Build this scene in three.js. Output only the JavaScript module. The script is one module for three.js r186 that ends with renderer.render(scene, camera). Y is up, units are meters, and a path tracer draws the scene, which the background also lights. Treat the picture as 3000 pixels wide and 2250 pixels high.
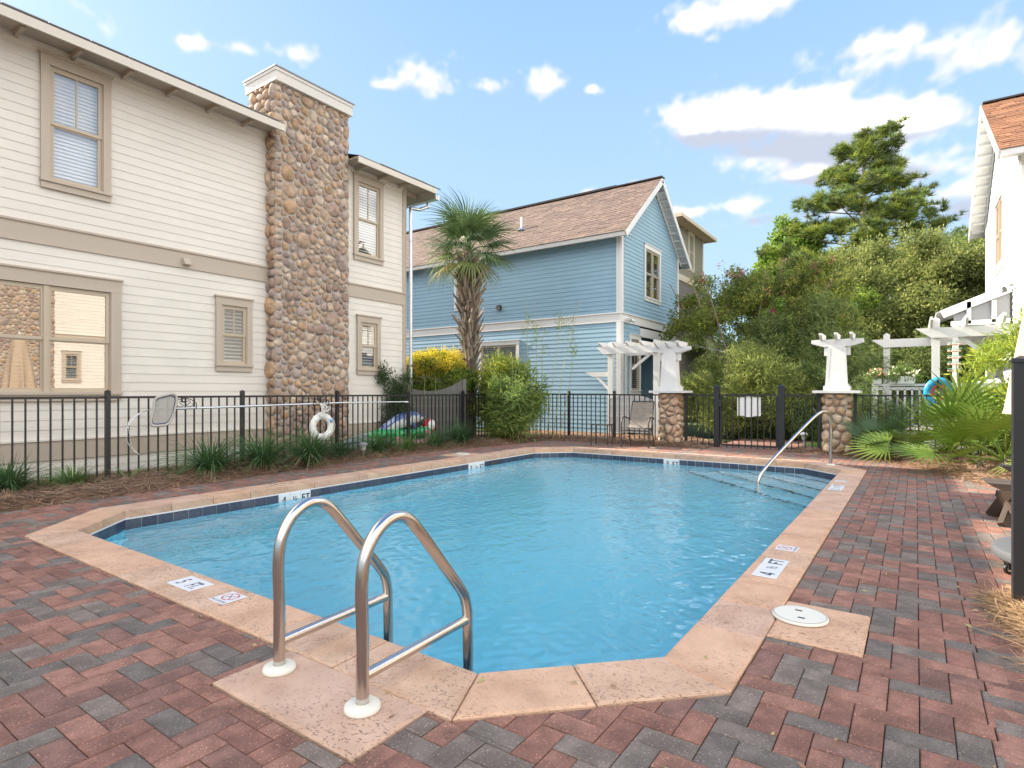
import * as THREE from 'three';
import { mergeGeometries, mergeVertices } from 'three/addons/utils/BufferGeometryUtils.js';
import { RoundedBoxGeometry } from 'three/addons/geometries/RoundedBoxGeometry.js';

// ------------------------------------------------------------------ camera, sky, sun, exposure
const scene = new THREE.Scene();
const YAW = 35 * Math.PI / 180;                       // the lens looks 35 degrees left of the pool's long axis (-z)
const camera = new THREE.PerspectiveCamera(67.31, 1024 / 768, 0.05, 400);
camera.position.set(0, 1.2, 0);
camera.rotation.set(0, YAW, 0);
camera.setViewOffset(1024, 768, 0, -7.5, 1024, 768);
const renderer = new THREE.WebGLRenderer({ antialias: true });
renderer.setSize(1024, 768);
renderer.toneMapping = THREE.LinearToneMapping;
renderer.toneMappingExposure = 2.6;
renderer.shadowMap.enabled = true;
renderer.shadowMap.type = THREE.PCFSoftShadowMap;

const { sin, cos, PI, sqrt, abs, min, max, floor, hypot, atan2, pow, exp } = Math;
function rngOf(seed) { let a = seed >>> 0; return () => { a = (a + 0x6D2B79F5) | 0; let t = Math.imul(a ^ (a >>> 15), 1 | a); t = (t + Math.imul(t ^ (t >>> 7), 61 | t)) ^ t; return ((t ^ (t >>> 14)) >>> 0) / 4294967296; }; }
const hash = (x, y, s = 0) => { let h = Math.imul(x | 0, 374761393) ^ Math.imul(y | 0, 668265263) ^ Math.imul(s | 0, 2147483647 ^ 1274126177); h = Math.imul(h ^ (h >>> 13), 1274126177); return ((h ^ (h >>> 16)) >>> 0) / 4294967296; };
// value noise, optionally tiling with period p
function vnoise(x, y, s = 0, p = 0) {
  const xi = floor(x), yi = floor(y), fx = x - xi, fy = y - yi, u = fx * fx * (3 - 2 * fx), v = fy * fy * (3 - 2 * fy);
  const w = (k) => p ? ((k % p) + p) % p : k;
  const a = hash(w(xi), w(yi), s), b = hash(w(xi + 1), w(yi), s), c = hash(w(xi), w(yi + 1), s), d = hash(w(xi + 1), w(yi + 1), s);
  return a + (b - a) * u + (c - a) * v + (a - b - c + d) * u * v;
}
function fbm(x, y, s = 0, oct = 4, p = 0) { let v = 0, a = .5, t = 0; for (let k = 0; k < oct; k++) { v += a * vnoise(x, y, s + k * 17, p); t += a; x *= 2; y *= 2; p *= 2; a *= .5; } return v / t; }
const sstep = (a, b, x) => { const t = min(1, max(0, (x - a) / (b - a))); return t * t * (3 - 2 * t); };
const lerp = (a, b, t) => a + (b - a) * t;

const SUN_AZ = 96 * PI / 180, SUN_EL = 31.8 * PI / 180;   // azimuth left of -z
const sunDir = new THREE.Vector3(-sin(SUN_AZ) * cos(SUN_EL), sin(SUN_EL), -cos(SUN_AZ) * cos(SUN_EL));
const sun = new THREE.DirectionalLight(new THREE.Color(1, .89, .74), 5);
sun.position.copy(sunDir).multiplyScalar(60).add(new THREE.Vector3(-3, 0, -9));
sun.target.position.set(-3, 0, -9);
sun.castShadow = true; sun.shadow.mapSize.set(4096, 4096);
Object.assign(sun.shadow.camera, { left: -30, right: 30, top: 30, bottom: -30, near: 1, far: 140 });
sun.shadow.bias = -.0005;
scene.add(sun, sun.target);

{ // the sky: clear blue air, pale towards the horizon, with cumulus scattered all round
  const W = 2048, H = 1024, data = new Float32Array(W * H * 4), R = rngOf(77);
  // lumps of cumulus [bearing, height, half width, half height] in degrees, bearings from the camera's heading; the ones seen, then more of the same all round
  const lumps = [[-29, 27.8, 1.2, .6], [-25.6, 28.2, 2.2, .7], [-21, 28.6, 1.7, .9], [-8.7, 28, 3.4, 1.7], [-12.5, 27.4, 1.3, .6], [3.4, 27.9, 2.7, 1.7], [-2, 27.8, 1.6, 1], [8, 27.4, .8, .6],
    [22.5, 31.6, 6.4, 1.7], [17.1, 31.4, 1.1, 1], [31, 27.1, 2.6, 1.1], [35.4, 25.8, 4.6, 1.6], [40, 24.2, 4, 1.6], [44, 22.6, 3, 1.6],
    [16.8, 23.9, 3.6, 1.7], [20.6, 24.2, 4, 1.9], [24.6, 23.9, 4.6, 2.1], [28.6, 23, 4.4, 2], [32.6, 21.8, 4.4, 1.7], [36.4, 20.7, 3.2, 1.3],
    [19, 22.3, 4, 1.2, 1], [24.5, 21.2, 6, 1.5, 1], [30, 19.8, 5, 1.5, 1], [29.5, 17.9, 4.6, 1.2, 1], [33.6, 17, 3, .9, 1], [26.6, 18.6, 2.4, .8], [39.6, 15.4, 4, 1.7], [39.6, 13.6, 4.6, 1.2, 1], [21, 16.6, 4.5, .8], [25, 15.2, 5.5, .7, 1], [7.4, 18.6, 1.8, .5], [14.5, 16.4, 3.2, .8], [12, 19.4, 1, .35]];
  for (let k = 0; k < 84; k++) {
    const b = 56 + R() * 246, e = 8 + R() * 50, s = .6 + R() * 1.3;
    for (let j = 0; j < 4; j++) lumps.push([b + (R() - .5) * 16 * s, e + (R() - .5) * 3 * s, (3 + R() * 6) * s, (1.2 + R() * 2) * s]);
  }
  for (const l of lumps) if (l[0] > 180) l[0] -= 360;
  const fwd = [-sin(YAW), -cos(YAW)], rgt = [cos(YAW), -sin(YAW)];
  for (let r = 0; r < H; r++) {
    const el = ((r + .5) / H - .5) * PI, eld = el * 180 / PI, t = max(0, eld);
    const near = lumps.filter((l) => abs(eld - l[1]) < l[3] * 2.2 + .5);
    for (let c = 0; c < W; c++) {
      const ph = (c + .5) / W * 2 * PI - PI, x = cos(ph) * cos(el), z = sin(ph) * cos(el), y = sin(el);
      const az = atan2(x * rgt[0] + z * rgt[1], x * fwd[0] + z * fwd[1]) * 180 / PI;
      const h = sstep(0, 1, pow(min(1, t / 90), .62));
      let rr = lerp(.32, .07, h), gg = lerp(.44, .19, h), bb = lerp(.53, .475, h);
      const sd = x * sunDir.x + y * sunDir.y + z * sunDir.z, glow = .6 * pow(max(0, sd), 60) + .14 * pow(max(0, sd), 7);
      rr += glow; gg += glow * .92; bb += glow * .78;
      if (t > 1 && near.length) {
        let d = 0, under = 0, wsum = 0;
        for (const l of near) {
          let da = az - l[0]; if (da > 180) da -= 360; if (da < -180) da += 360;
          da *= cos(el);
          const dy = (eld - l[1]) / l[3], q = (da / l[2]) ** 2 + (dy < 0 ? dy * 1.5 : dy) ** 2;
          if (q < 5) { const w = exp(-q * 1.1); d += w; under += w * (l[4] ? 1 : max(0, -dy * .9 + .05)); wsum += w; }
        }
        if (d > .05) {
          const ax = az * cos(el);
          const n = fbm(ax * .42 + 50, eld * .55 + 9, 5, 5), n2 = fbm(ax * 1.6 + 11, eld * 1.9 + 3, 31, 4);
          const q = d * .85 + (n - .5) * 1.45 + (n2 - .5) * .62, dens = sstep(.30, .98, q), core = sstep(.75, 1.5, q);
          const u = min(1, max(0, (under / max(wsum, .2)) * 1.25 * sstep(.35, .9, d) + (n2 - .5) * .35 + (n - .5) * .3));
          const hi = lerp(.56, 1.75, core), cr = lerp(hi, .295, u), cg = lerp(hi * .97, .32, u), cb = lerp(hi * .91 + .03, .385, u);
          rr = lerp(rr, cr, dens); gg = lerp(gg, cg, dens); bb = lerp(bb, cb, dens);
        }
      }
      if (eld < 0) { rr = .14; gg = .13; bb = .11; }
      const k = (r * W + c) * 4; data[k] = rr * .84; data[k + 1] = gg * .84; data[k + 2] = bb * .84; data[k + 3] = 1;
    }
  }
  const sky = new THREE.DataTexture(data, W, H, THREE.RGBAFormat, THREE.FloatType);
  sky.mapping = THREE.EquirectangularReflectionMapping; sky.magFilter = THREE.LinearFilter; sky.minFilter = THREE.LinearFilter; sky.needsUpdate = true;
  scene.background = sky; scene.environment = sky;
}

// ------------------------------------------------------------------ helpers
const V3 = (x, y, z) => new THREE.Vector3(x, y, z);
const C = (r, g, b) => new THREE.Color().setRGB(r, g, b);
const used = new Map();
const numbered = (n) => { const k = used.get(n) ?? 0; used.set(n, k + 1); return k ? `${n}_${String(k).padStart(3, '0')}` : n; };
function add(o, label, category, group, kind) {        // a top-level thing or piece of the setting
  o.name = numbered(o.name); scene.add(o);
  if (label) o.userData.label = label;
  if (category) o.userData.category = category;
  if (group) o.userData.group = group;
  if (kind) o.userData.kind = kind;
  return o;
}
function thing(name, pos, turn, label, category, group) { const g = new THREE.Group(); g.name = name; g.position.set(...pos); g.rotation.y = turn; return add(g, label, category, group); }
function mesh(name, geo, mat, parent, pos, rot) {
  const m = new THREE.Mesh(geo, mat); m.name = name; m.castShadow = m.receiveShadow = true;
  if (pos) m.position.set(...pos);
  if (rot) m.rotation.set(...rot);
  if (parent) parent.add(m);
  return m;
}
const boxCache = new Map();
function box(w, h, d) { const k = [w, h, d].map((v) => v.toFixed(4)).join(); if (!boxCache.has(k)) boxCache.set(k, new THREE.BoxGeometry(w, h, d)); return boxCache.get(k); }
function bx(w, h, d, x = 0, y = 0, z = 0, ry = 0) { const g = new THREE.BoxGeometry(w, h, d); if (ry) g.rotateY(ry); return g.translate(x, y, z); }
const merge = (a) => mergeGeometries(a.map((g) => { const q = g.index ? g.toNonIndexed() : g; for (const k of Object.keys(q.attributes)) if (!['position', 'normal', 'uv'].includes(k)) q.deleteAttribute(k); return q; }));
function geoOf(pos, idx, uv) {
  const g = new THREE.BufferGeometry(); g.setAttribute('position', new THREE.Float32BufferAttribute(pos, 3));
  if (uv) g.setAttribute('uv', new THREE.Float32BufferAttribute(uv, 2));
  if (idx) g.setIndex(idx);
  g.computeVertexNormals(); return g;
}
// a tube through points with a radius at each
function limb(pts, radii, seg = 8, steps = 0, cap = true) {
  let P = pts.map((p) => p.isVector3 ? p : V3(...p)), Rr = radii;
  if (steps) { const cv = new THREE.CatmullRomCurve3(P, false, 'centripetal'); const n = P.length - 1, Q = [], S = []; for (let k = 0; k <= steps; k++) { const t = k / steps; Q.push(cv.getPoint(t)); const f = t * n, i = min(n - 1, floor(f)); S.push(lerp(radii[i] ?? radii.at(-1), radii[i + 1] ?? radii.at(-1), f - i)); } P = Q; Rr = S; }
  const pos = [], idx = [], uv = []; let up = V3(0, 1, 0), len = 0;
  const T0 = P[1].clone().sub(P[0]).normalize(); if (abs(T0.y) > .9) up = V3(1, 0, 0);
  let N = up.clone().sub(T0.clone().multiplyScalar(up.dot(T0))).normalize();
  for (let k = 0; k < P.length; k++) {
    const a = P[max(0, k - 1)], b = P[min(P.length - 1, k + 1)], T = b.clone().sub(a).normalize();
    N.sub(T.clone().multiplyScalar(N.dot(T))).normalize(); const B = T.clone().cross(N);
    if (k) len += P[k].distanceTo(P[k - 1]);
    for (let j = 0; j <= seg; j++) { const th = j / seg * 2 * PI, c = cos(th), s = sin(th), r = Rr[k] ?? Rr.at(-1); pos.push(P[k].x + (N.x * c + B.x * s) * r, P[k].y + (N.y * c + B.y * s) * r, P[k].z + (N.z * c + B.z * s) * r); uv.push(j / seg * 2 * PI * r, len); }
  }
  const w = seg + 1;
  for (let k = 0; k < P.length - 1; k++) for (let j = 0; j < seg; j++) { const a = k * w + j; idx.push(a, a + w, a + 1, a + 1, a + w, a + w + 1); }
  if (cap) for (const [k, s] of [[0, 1], [P.length - 1, -1]]) { const o = pos.length / 3; pos.push(P[k].x, P[k].y, P[k].z); uv.push(0, 0); for (let j = 0; j < seg; j++) s > 0 ? idx.push(o, k * w + j, k * w + j + 1) : idx.push(o, k * w + j + 1, k * w + j); }
  const g = geoOf(pos, idx, uv);
  // close the seam of the shading
  const n = g.attributes.normal; for (let k = 0; k < P.length; k++) { const a = k * w, b = a + seg, v = V3(n.getX(a) + n.getX(b), n.getY(a) + n.getY(b), n.getZ(a) + n.getZ(b)).normalize(); n.setXYZ(a, v.x, v.y, v.z); n.setXYZ(b, v.x, v.y, v.z); }
  return g;
}
function rod(a, b, r, seg = 8) { return limb([a, b], [r, r], seg); }
// box beam between two points (square section)
function beam(a, b, w, h) { const A = V3(...a), B = V3(...b), L = A.distanceTo(B), g = new THREE.BoxGeometry(L, h, w), q = new THREE.Quaternion().setFromUnitVectors(V3(1, 0, 0), B.clone().sub(A).normalize()); g.applyQuaternion(q); return g.translate((A.x + B.x) / 2, (A.y + B.y) / 2, (A.z + B.z) / 2); }
// convex outline (counter-clockwise seen from above: x, z) as a slab with worn edges; top at y
function slab(poly, y, thick, bev, uvo = [0, 0]) {
  const n = poly.length, pos = [], idx = [], uv = [], cx = poly.reduce((s, p) => s + p[0], 0) / n, cz = poly.reduce((s, p) => s + p[1], 0) / n;
  const inset = poly.map((p, k) => { const a = poly[(k + n - 1) % n], b = poly[(k + 1) % n]; const e1 = norm2(p[0] - a[0], p[1] - a[1]), e2 = norm2(b[0] - p[0], b[1] - p[1]); const n1 = [-e1[1], e1[0]], n2 = [-e2[1], e2[0]], d = 1 + n1[0] * n2[0] + n1[1] * n2[1]; let ox = (n1[0] + n2[0]) / max(.3, d), oz = (n1[1] + n2[1]) / max(.3, d); if (ox * (cx - p[0]) + oz * (cz - p[1]) < 0) { ox = -ox; oz = -oz; } return [p[0] + ox * bev, p[1] + oz * bev]; });
  const push = (p, yy, k, d) => { pos.push(p[0], yy, p[1]); uv.push(p[0] + uvo[0] + d, p[1] + uvo[1] + d); };
  // rings kept apart where the edge is hard
  const rings = [[poly, y - thick, thick], [poly, y - bev * .8, bev], [inset, y, 0]];
  rings.forEach(([r, yy, d]) => r.forEach((p, k) => push(p, yy, k, d)));
  for (let q = 0; q < 2; q++) for (let k = 0; k < n; k++) { const a = q * n + k, b = q * n + (k + 1) % n; idx.push(a, a + n, b, b, a + n, b + n); }
  for (let k = 1; k < n - 1; k++) idx.push(2 * n, 2 * n + k + 1, 2 * n + k);
  let g = geoOf(pos, idx, uv);
  // outward faces whatever the order of the outline
  let area = 0; for (let k = 0; k < n; k++) { const a = poly[k], b = poly[(k + 1) % n]; area += a[0] * b[1] - b[0] * a[1]; }
  if (area < 0) { const ix = g.index.array; for (let k = 0; k < ix.length; k += 3) { const t = ix[k]; ix[k] = ix[k + 1]; ix[k + 1] = t; } }
  g = g.toNonIndexed(); g.computeVertexNormals(); return g;
}
const norm2 = (x, y) => { const l = hypot(x, y) || 1; return [x / l, y / l]; };
// part of a convex polygon on the side a*x + b*z <= c
function clipHalf(poly, a, b, c) {
  const out = [];
  for (let k = 0; k < poly.length; k++) { const p = poly[k], q = poly[(k + 1) % poly.length], dp = a * p[0] + b * p[1] - c, dq = a * q[0] + b * q[1] - c; if (dp <= 0) out.push(p); if ((dp < 0 && dq > 0) || (dp > 0 && dq < 0)) { const t = dp / (dp - dq); out.push([p[0] + (q[0] - p[0]) * t, p[1] + (q[1] - p[1]) * t]); } }
  return out;
}
const polyArea = (p) => { let s = 0; for (let k = 0; k < p.length; k++) { const a = p[k], b = p[(k + 1) % p.length]; s += a[0] * b[1] - b[0] * a[1]; } return s / 2; };
const inPoly = (x, z, P) => { let r = false; for (let i = 0, j = P.length - 1; i < P.length; j = i++) if ((P[i][1] > z) !== (P[j][1] > z) && x < (P[j][0] - P[i][0]) * (z - P[i][1]) / (P[j][1] - P[i][1]) + P[i][0]) r = !r; return r; };

// textures
function tex(size, fn, srgb = false, rep = 1) {
  const d = new Uint8Array(size * size * 4);
  for (let y = 0; y < size; y++) for (let x = 0; x < size; x++) { const v = fn(x / size, y / size, x, y), k = (y * size + x) * 4; if (Array.isArray(v)) { d[k] = v[0] * 255; d[k + 1] = v[1] * 255; d[k + 2] = v[2] * 255; } else d[k] = d[k + 1] = d[k + 2] = v * 255; d[k + 3] = 255; }
  const t = new THREE.DataTexture(d, size, size, THREE.RGBAFormat); t.wrapS = t.wrapT = THREE.RepeatWrapping; t.magFilter = THREE.LinearFilter; t.minFilter = THREE.LinearMipmapLinearFilter; t.generateMipmaps = true;
  if (srgb) t.colorSpace = THREE.SRGBColorSpace; t.repeat.set(rep, rep); t.needsUpdate = true; return t;
}
const cl = (v) => min(1, max(0, v));
const std = (color, rough = .7, o = {}) => new THREE.MeshStandardMaterial({ color, roughness: rough, metalness: 0, ...o });
const phys = (color, rough, o = {}) => new THREE.MeshPhysicalMaterial({ color, roughness: rough, metalness: 0, ...o });
const leafMat = (o = {}) => phys(C(1, 1, 1), .9, { transmission: .48, thickness: 0, side: THREE.DoubleSide, specularIntensity: .3, ...o });

// speckled concrete paver: light grit and dark pores on an even ground (uv in metres, one tile = 0.7 m)
const gritDots = (() => { const R = rngOf(5), n = 512, a = new Float32Array(n * n).fill(0), b = new Float32Array(n * n).fill(0);
  const dot = (arr, x, y, rx, ry, v) => { for (let j = -ceil(ry); j <= ceil(ry); j++) for (let i = -ceil(rx); i <= ceil(rx); i++) { const q = (i / rx) ** 2 + (j / ry) ** 2; if (q <= 1) { const k = ((floor(y) + j + n) % n) * n + (floor(x) + i + n) % n; arr[k] = max(arr[k], v * (1 - q * .4)); } } };
  function ceil(v) { return Math.ceil(v); }
  for (let k = 0; k < 2600; k++) { const s = R(); dot(a, R() * n, R() * n, .7 + 2.3 * s * s, .6 + 1.6 * s * s, .35 + .65 * R()); }
  for (let k = 0; k < 5200; k++) dot(b, R() * n, R() * n, .6 + R() * 1.3, .6 + R() * 1.1, .3 + .7 * R());
  return { a, b, n }; })();
const paverMap = tex(512, (u, v, x, y) => { const k = y * 512 + x, f = fbm(u * 8, v * 8, 3, 4, 8), g = hash(x, y, 4); const st = sstep(.5, .75, fbm(u * 3 + 5, v * 3, 13, 4, 3)); return cl((.42 + (f - .5) * .40 + (g - .5) * .17 + gritDots.a[k] * .6 - gritDots.b[k] * .25) * (1 - .3 * st)); }, false, 1 / .7);
const paverBump = tex(512, (u, v, x, y) => { const k = y * 512 + x; return cl(.5 + (fbm(u * 16, v * 16, 9, 3, 16) - .5) * .5 + gritDots.a[k] * .3 - gritDots.b[k] * .45 + (hash(x, y, 8) - .5) * .2); }, false, 1 / .7);
// coping: peach concrete with short dark wormy pits (one tile = 0.9 m)
const pits = (() => { const R = rngOf(15), n = 1024, a = new Float32Array(n * n); for (let k = 0; k < 4200; k++) { let x = R() * n, y = R() * n, th = (R() - .5) * 1.6 + (R() < .5 ? PI : 0); const L = 3 + R() * R() * 18, w = 1 + R() * 2.6, v = .4 + R() * .6; for (let s = 0; s < L; s++) { th += (R() - .5) * .7; x += cos(th); y += sin(th); for (let j = -2; j <= 2; j++) for (let i = -2; i <= 2; i++) if (i * i + j * j <= w) { const q = ((floor(y) + j + n) % n) * n + (floor(x) + i + n) % n; a[q] = max(a[q], v); } } } return a; })();
const copingMap = tex(1024, (u, v, x, y) => { const p = pits[y * 1024 + x], d = sstep(.30, .62, fbm(u * 4, v * 4, 21, 4, 4)), f = fbm(u * 9, v * 9, 22, 4, 9), g = hash(x, y, 6) - .5; const m = .80 + (f - .5) * .34 + g * .16, k = 1 - p * (.10 + .48 * d); return [cl(m * k), cl(m * k * (.985 + (f - .5) * .1)), cl(m * k * (.97 + (f - .5) * .16))]; }, false, 1 / 1.25);
const copingBump = tex(1024, (u, v, x, y) => cl(.6 + (fbm(u * 24, v * 24, 25, 3, 24) - .5) * .35 - pits[y * 1024 + x] * .5), false, 1 / 1.25);
const mottle = tex(512, (u, v, x, y) => cl(.66 + (fbm(u * 6, v * 6, 41, 5, 6) - .5) * .75 + (hash(x, y, 2) - .5) * .10), false, 1 / .5);
const rockBump = tex(512, (u, v, x, y) => cl(fbm(u * 10, v * 10, 51, 6, 10) * 1.1 - .05), false, 1 / .4);
const woodGrain = tex(512, (u, v, x, y) => cl(.72 + (fbm(u * 3, v * 60, 61, 3) - .5) * .42 + (fbm(u * 6, v * 12, 63, 3) - .5) * .18), false, 1);
const paintMap = tex(512, (u, v, x, y) => cl(.93 + (fbm(u * 4, v * 4, 71, 5, 4) - .5) * .13 + (hash(x, y, 12) - .5) * .02), false, 1 / 2.4);
const shingleGrain = tex(256, (u, v, x, y) => cl(.72 + (hash(x, y, 31) - .5) * .5 + (fbm(u * 8, v * 8, 33, 3, 8) - .5) * .25), false, 1 / .5);
const barkMap = tex(256, (u, v, x, y) => cl(.62 + (fbm(u * 14, v * 5, 81, 4) - .5) * .9), false, 1 / .4);
const soilMap = tex(512, (u, v, x, y) => { const f = fbm(u * 20, v * 20, 91, 4, 20), g = hash(x, y, 5); return [cl(.55 + (f - .5) * .8 + (g - .5) * .3), cl(.5 + (f - .5) * .75 + (g - .5) * .3), cl(.46 + (f - .5) * .7 + (g - .5) * .3)]; }, false, 1);

// crossing wavelets (one tile = 2.2 m)
const rippleMap = (() => { const R = rngOf(404), w = []; for (let k = 0; k < 40; k++) { let a = Math.round((R() - .5) * 46), b = Math.round((R() - .5) * 46); if (hypot(a, b) < 7) a += 9; w.push([a, b, R() * 6.28, 1 / hypot(a, b)]); } return tex(512, (u, v) => { const du = .03 * (fbm(u * 5, v * 5, 15, 3, 5) - .5), dv = .03 * (fbm(u * 5, v * 5, 16, 3, 5) - .5); let h = 0; for (const [a, b, p, m] of w) h += m * sin((a * (u + du) + b * (v + dv)) * 2 * PI + p); return cl(.5 + h * .55); }, false, 1 / 2.2); })();
// materials
const M = {
  cream: std(C(.775, .725, .645), .62, { map: paintMap }), taupe: std(C(.52, .435, .345), .6, { map: paintMap }), taupeSash: std(C(.50, .41, .30), .45),
  white: std(C(.70, .70, .69), .5, { map: paintMap }), whitePlain: std(C(.82, .82, .80), .45), whiteHouse: std(C(.85, .85, .84), .6, { map: paintMap }),
  blue: std(C(.255, .405, .515), .6, { map: paintMap }), greyHouse: std(C(.19, .165, .15), .65, { map: paintMap }), beigeHouse: std(C(.26, .24, .18), .65, { map: paintMap }),
  interior: std(C(.05, .05, .055), .8), blind: std(C(.78, .78, .76), .5), blindDark: std(C(.42, .42, .42), .55),
  glass: phys(C(1, 1, 1), .0, { transmission: 1, thickness: 0, ior: 2.8, specularIntensity: 1 }),
  glassCoated: phys(C(1, 1, 1), .0, { transmission: 1, thickness: 0, ior: 3.5, specularIntensity: 1 }),
  blackMetal: std(C(.016, .017, .019), .38, { metalness: .0 }), steel: std(C(.60, .56, .51), .22, { metalness: 1 }), galv: std(C(.62, .64, .66), .35, { metalness: .9 }), alu: std(C(.75, .77, .78), .3, { metalness: 1 }),
  mortar: std(C(.56, .51, .45), .95, { map: mottle }), coping: std(C(.73, .48, .325), .85, { map: copingMap, bumpMap: copingBump, bumpScale: .004 }),
  tileNavy: std(C(.045, .06, .095), .25, { map: mottle }), grout: std(C(.72, .74, .74), .7), tileWhite: std(C(.80, .81, .80), .3), plaster: std(C(.66, .92, .98), .8), ivory: std(C(.76, .73, .62), .4),
  bed: std(C(.075, .062, .05), 1, { map: soilMap }), bark: std(C(.30, .245, .19), .95, { map: barkMap, bumpMap: barkMap, bumpScale: .02 }), barkGrey: std(C(.38, .33, .28), .95, { map: barkMap }),
  greyWood: std(C(.19, .185, .165), .9, { map: woodGrain }), brownWood: std(C(.085, .058, .04), .6, { map: woodGrain }), copper: std(C(.16, .10, .08), .5),
};
// ------------------------------------------------------------------ lettering
function canvasTex(w, h, draw) { const c = document.createElement('canvas'); c.width = w; c.height = h; const x = c.getContext('2d'); draw(x, w, h); const t = new THREE.CanvasTexture(c); t.colorSpace = THREE.SRGBColorSpace; t.magFilter = THREE.LinearFilter; return t; }
const printCache = new Map();
function printMat(text, bg = '#e9eaea', ink = '#1b2230') {
  const key = text + bg; if (printCache.has(key)) return printCache.get(key);
  let t;
  if (text === 'NO DIVING') t = canvasTex(256, 256, (x) => { x.fillStyle = bg; x.fillRect(0, 0, 256, 256); x.strokeStyle = '#c8323a'; x.lineWidth = 15; x.beginPath(); for (let k = 0; k < 8; k++) { const a = PI / 8 + k * PI / 4; x[k ? 'lineTo' : 'moveTo'](128 + cos(a) * 88, 100 + sin(a) * 84); } x.closePath(); x.stroke(); x.beginPath(); x.moveTo(70, 45); x.lineTo(186, 155); x.moveTo(186, 45); x.lineTo(70, 155); x.lineWidth = 10; x.stroke(); x.strokeStyle = ink; x.lineWidth = 9; x.beginPath(); x.moveTo(88, 120); x.lineTo(130, 98); x.lineTo(170, 70); x.moveTo(130, 98); x.lineTo(150, 124); x.stroke(); x.fillStyle = ink; x.font = 'bold 44px sans-serif'; x.textAlign = 'center'; x.fillText('NO DIVING', 128, 240, 240); });
  else if (text.length > 3) t = canvasTex(512, 170, (x, w, h) => { x.fillStyle = bg; x.fillRect(0, 0, w, h); x.fillStyle = ink; x.textAlign = 'center'; x.textBaseline = 'middle'; const bits = text.split(' '), n = bits.length; bits.forEach((b, k) => { const fr = b === '½'; x.font = `bold ${fr ? 104 : 148}px sans-serif`; x.save(); x.translate(w * (k + .5) / n, h * .54); x.scale(fr ? .8 : .86, 1); x.fillText(b, 0, 0, w / n); x.restore(); if (k) { x.fillStyle = '#b9bcbc'; x.fillRect(w * k / n - 1, 0, 3, h); x.fillStyle = ink; } }); });
  else t = canvasTex(160, 160, (x, w, h) => { x.fillStyle = bg; x.fillRect(0, 0, w, h); x.fillStyle = ink; x.textAlign = 'center'; x.textBaseline = 'middle'; x.font = `bold ${text === '½' ? 92 : 128}px sans-serif`; x.fillText(text, w / 2, h * .53, 140); });
  const m = std(C(.86, .86, .86), .45, { map: t }); printCache.set(key, m); return m;
}
function printed(name, w, h, text, parent, pos, _r, n) {
  const side = M.tileWhite, o = mesh(name, new THREE.BoxGeometry(w, h, .009), [side, side, side, side, printMat(text), side], parent, pos, [0, atan2(n[0], n[1]), 0]);
  o.userData.label = `white tile printed ${text} in dark letters`; return o;
}
function plate(text, x, z, len, wid, turn, bg) {
  const side = M.tileWhite, o = mesh('depth_marker', new THREE.BoxGeometry(len, .004, wid), [side, side, printMat(text, bg), side, side, side], pool, [x, .0165, z], [0, turn, 0]);
  o.userData.label = text === 'NO DIVING' ? 'white no diving plate with red crossed sign' : `white depth plate reading ${text}`; return o;
}
const navyTiles = [[.045, .060, .098], [.055, .070, .105], [.036, .05, .085], [.062, .075, .105]].map((c) => std(C(c[0] * 1.5, c[1] * 1.5, c[2] * 1.5), .28, { map: mottle }));
// ------------------------------------------------------------------ ground, pool, paving
// the pool's inner edge: a rectangle with its corners cut
const PX0 = -6.5, PX1 = -.93, PZ0 = -1.92, PZ1 = -10.68, CH = .59;
function octagon(o) { const k = CH + o * (2 - sqrt(2)), x0 = PX0 - o, x1 = PX1 + o, z0 = PZ0 + o, z1 = PZ1 - o; return [[x0 + k, z0], [x1 - k, z0], [x1, z0 - k], [x1, z1 + k], [x1 - k, z1], [x0 + k, z1], [x0, z1 + k], [x0, z0 - k]]; }
const COPW = .325, inner = octagon(0), outer = octagon(COPW), shell = octagon(-.04);
const slabs = [[-2.37, -1.50, -1.62, -1.23], [-.66, -.2, -3.60, -3.04], [-7.33, -6.7, -8.72, -8.08]];   // square pads let into the paving: [x0, x1, z0, z1]
const ringShape = (pts, holes = []) => { const s = new THREE.Shape(pts.map(([x, z]) => new THREE.Vector2(x, -z))); for (const h of holes) s.holes.push(new THREE.Path(h.map(([x, z]) => new THREE.Vector2(x, -z)))); return s; };
function sheet(name, pts, holes, y, mat, parent) { const g = new THREE.ShapeGeometry(ringShape(pts, holes)); g.rotateX(-PI / 2); return mesh(name, g, mat, parent, [0, y, 0]); }
const soil = std(C(.16, .12, .085), 1, { map: soilMap });
add(sheet('ground', [[-160, 160], [160, 160], [160, -160], [-160, -160]], [octagon(.15)], -.07, soil), 'bare sandy soil under and around everything', 'ground', null, 'structure');

const segD = (x, z, a, b) => { const dx = b[0] - a[0], dz = b[1] - a[1], t = min(1, max(0, ((x - a[0]) * dx + (z - a[1]) * dz) / (dx * dx + dz * dz))); return hypot(x - a[0] - dx * t, z - a[1] - dz * t); };
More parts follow.
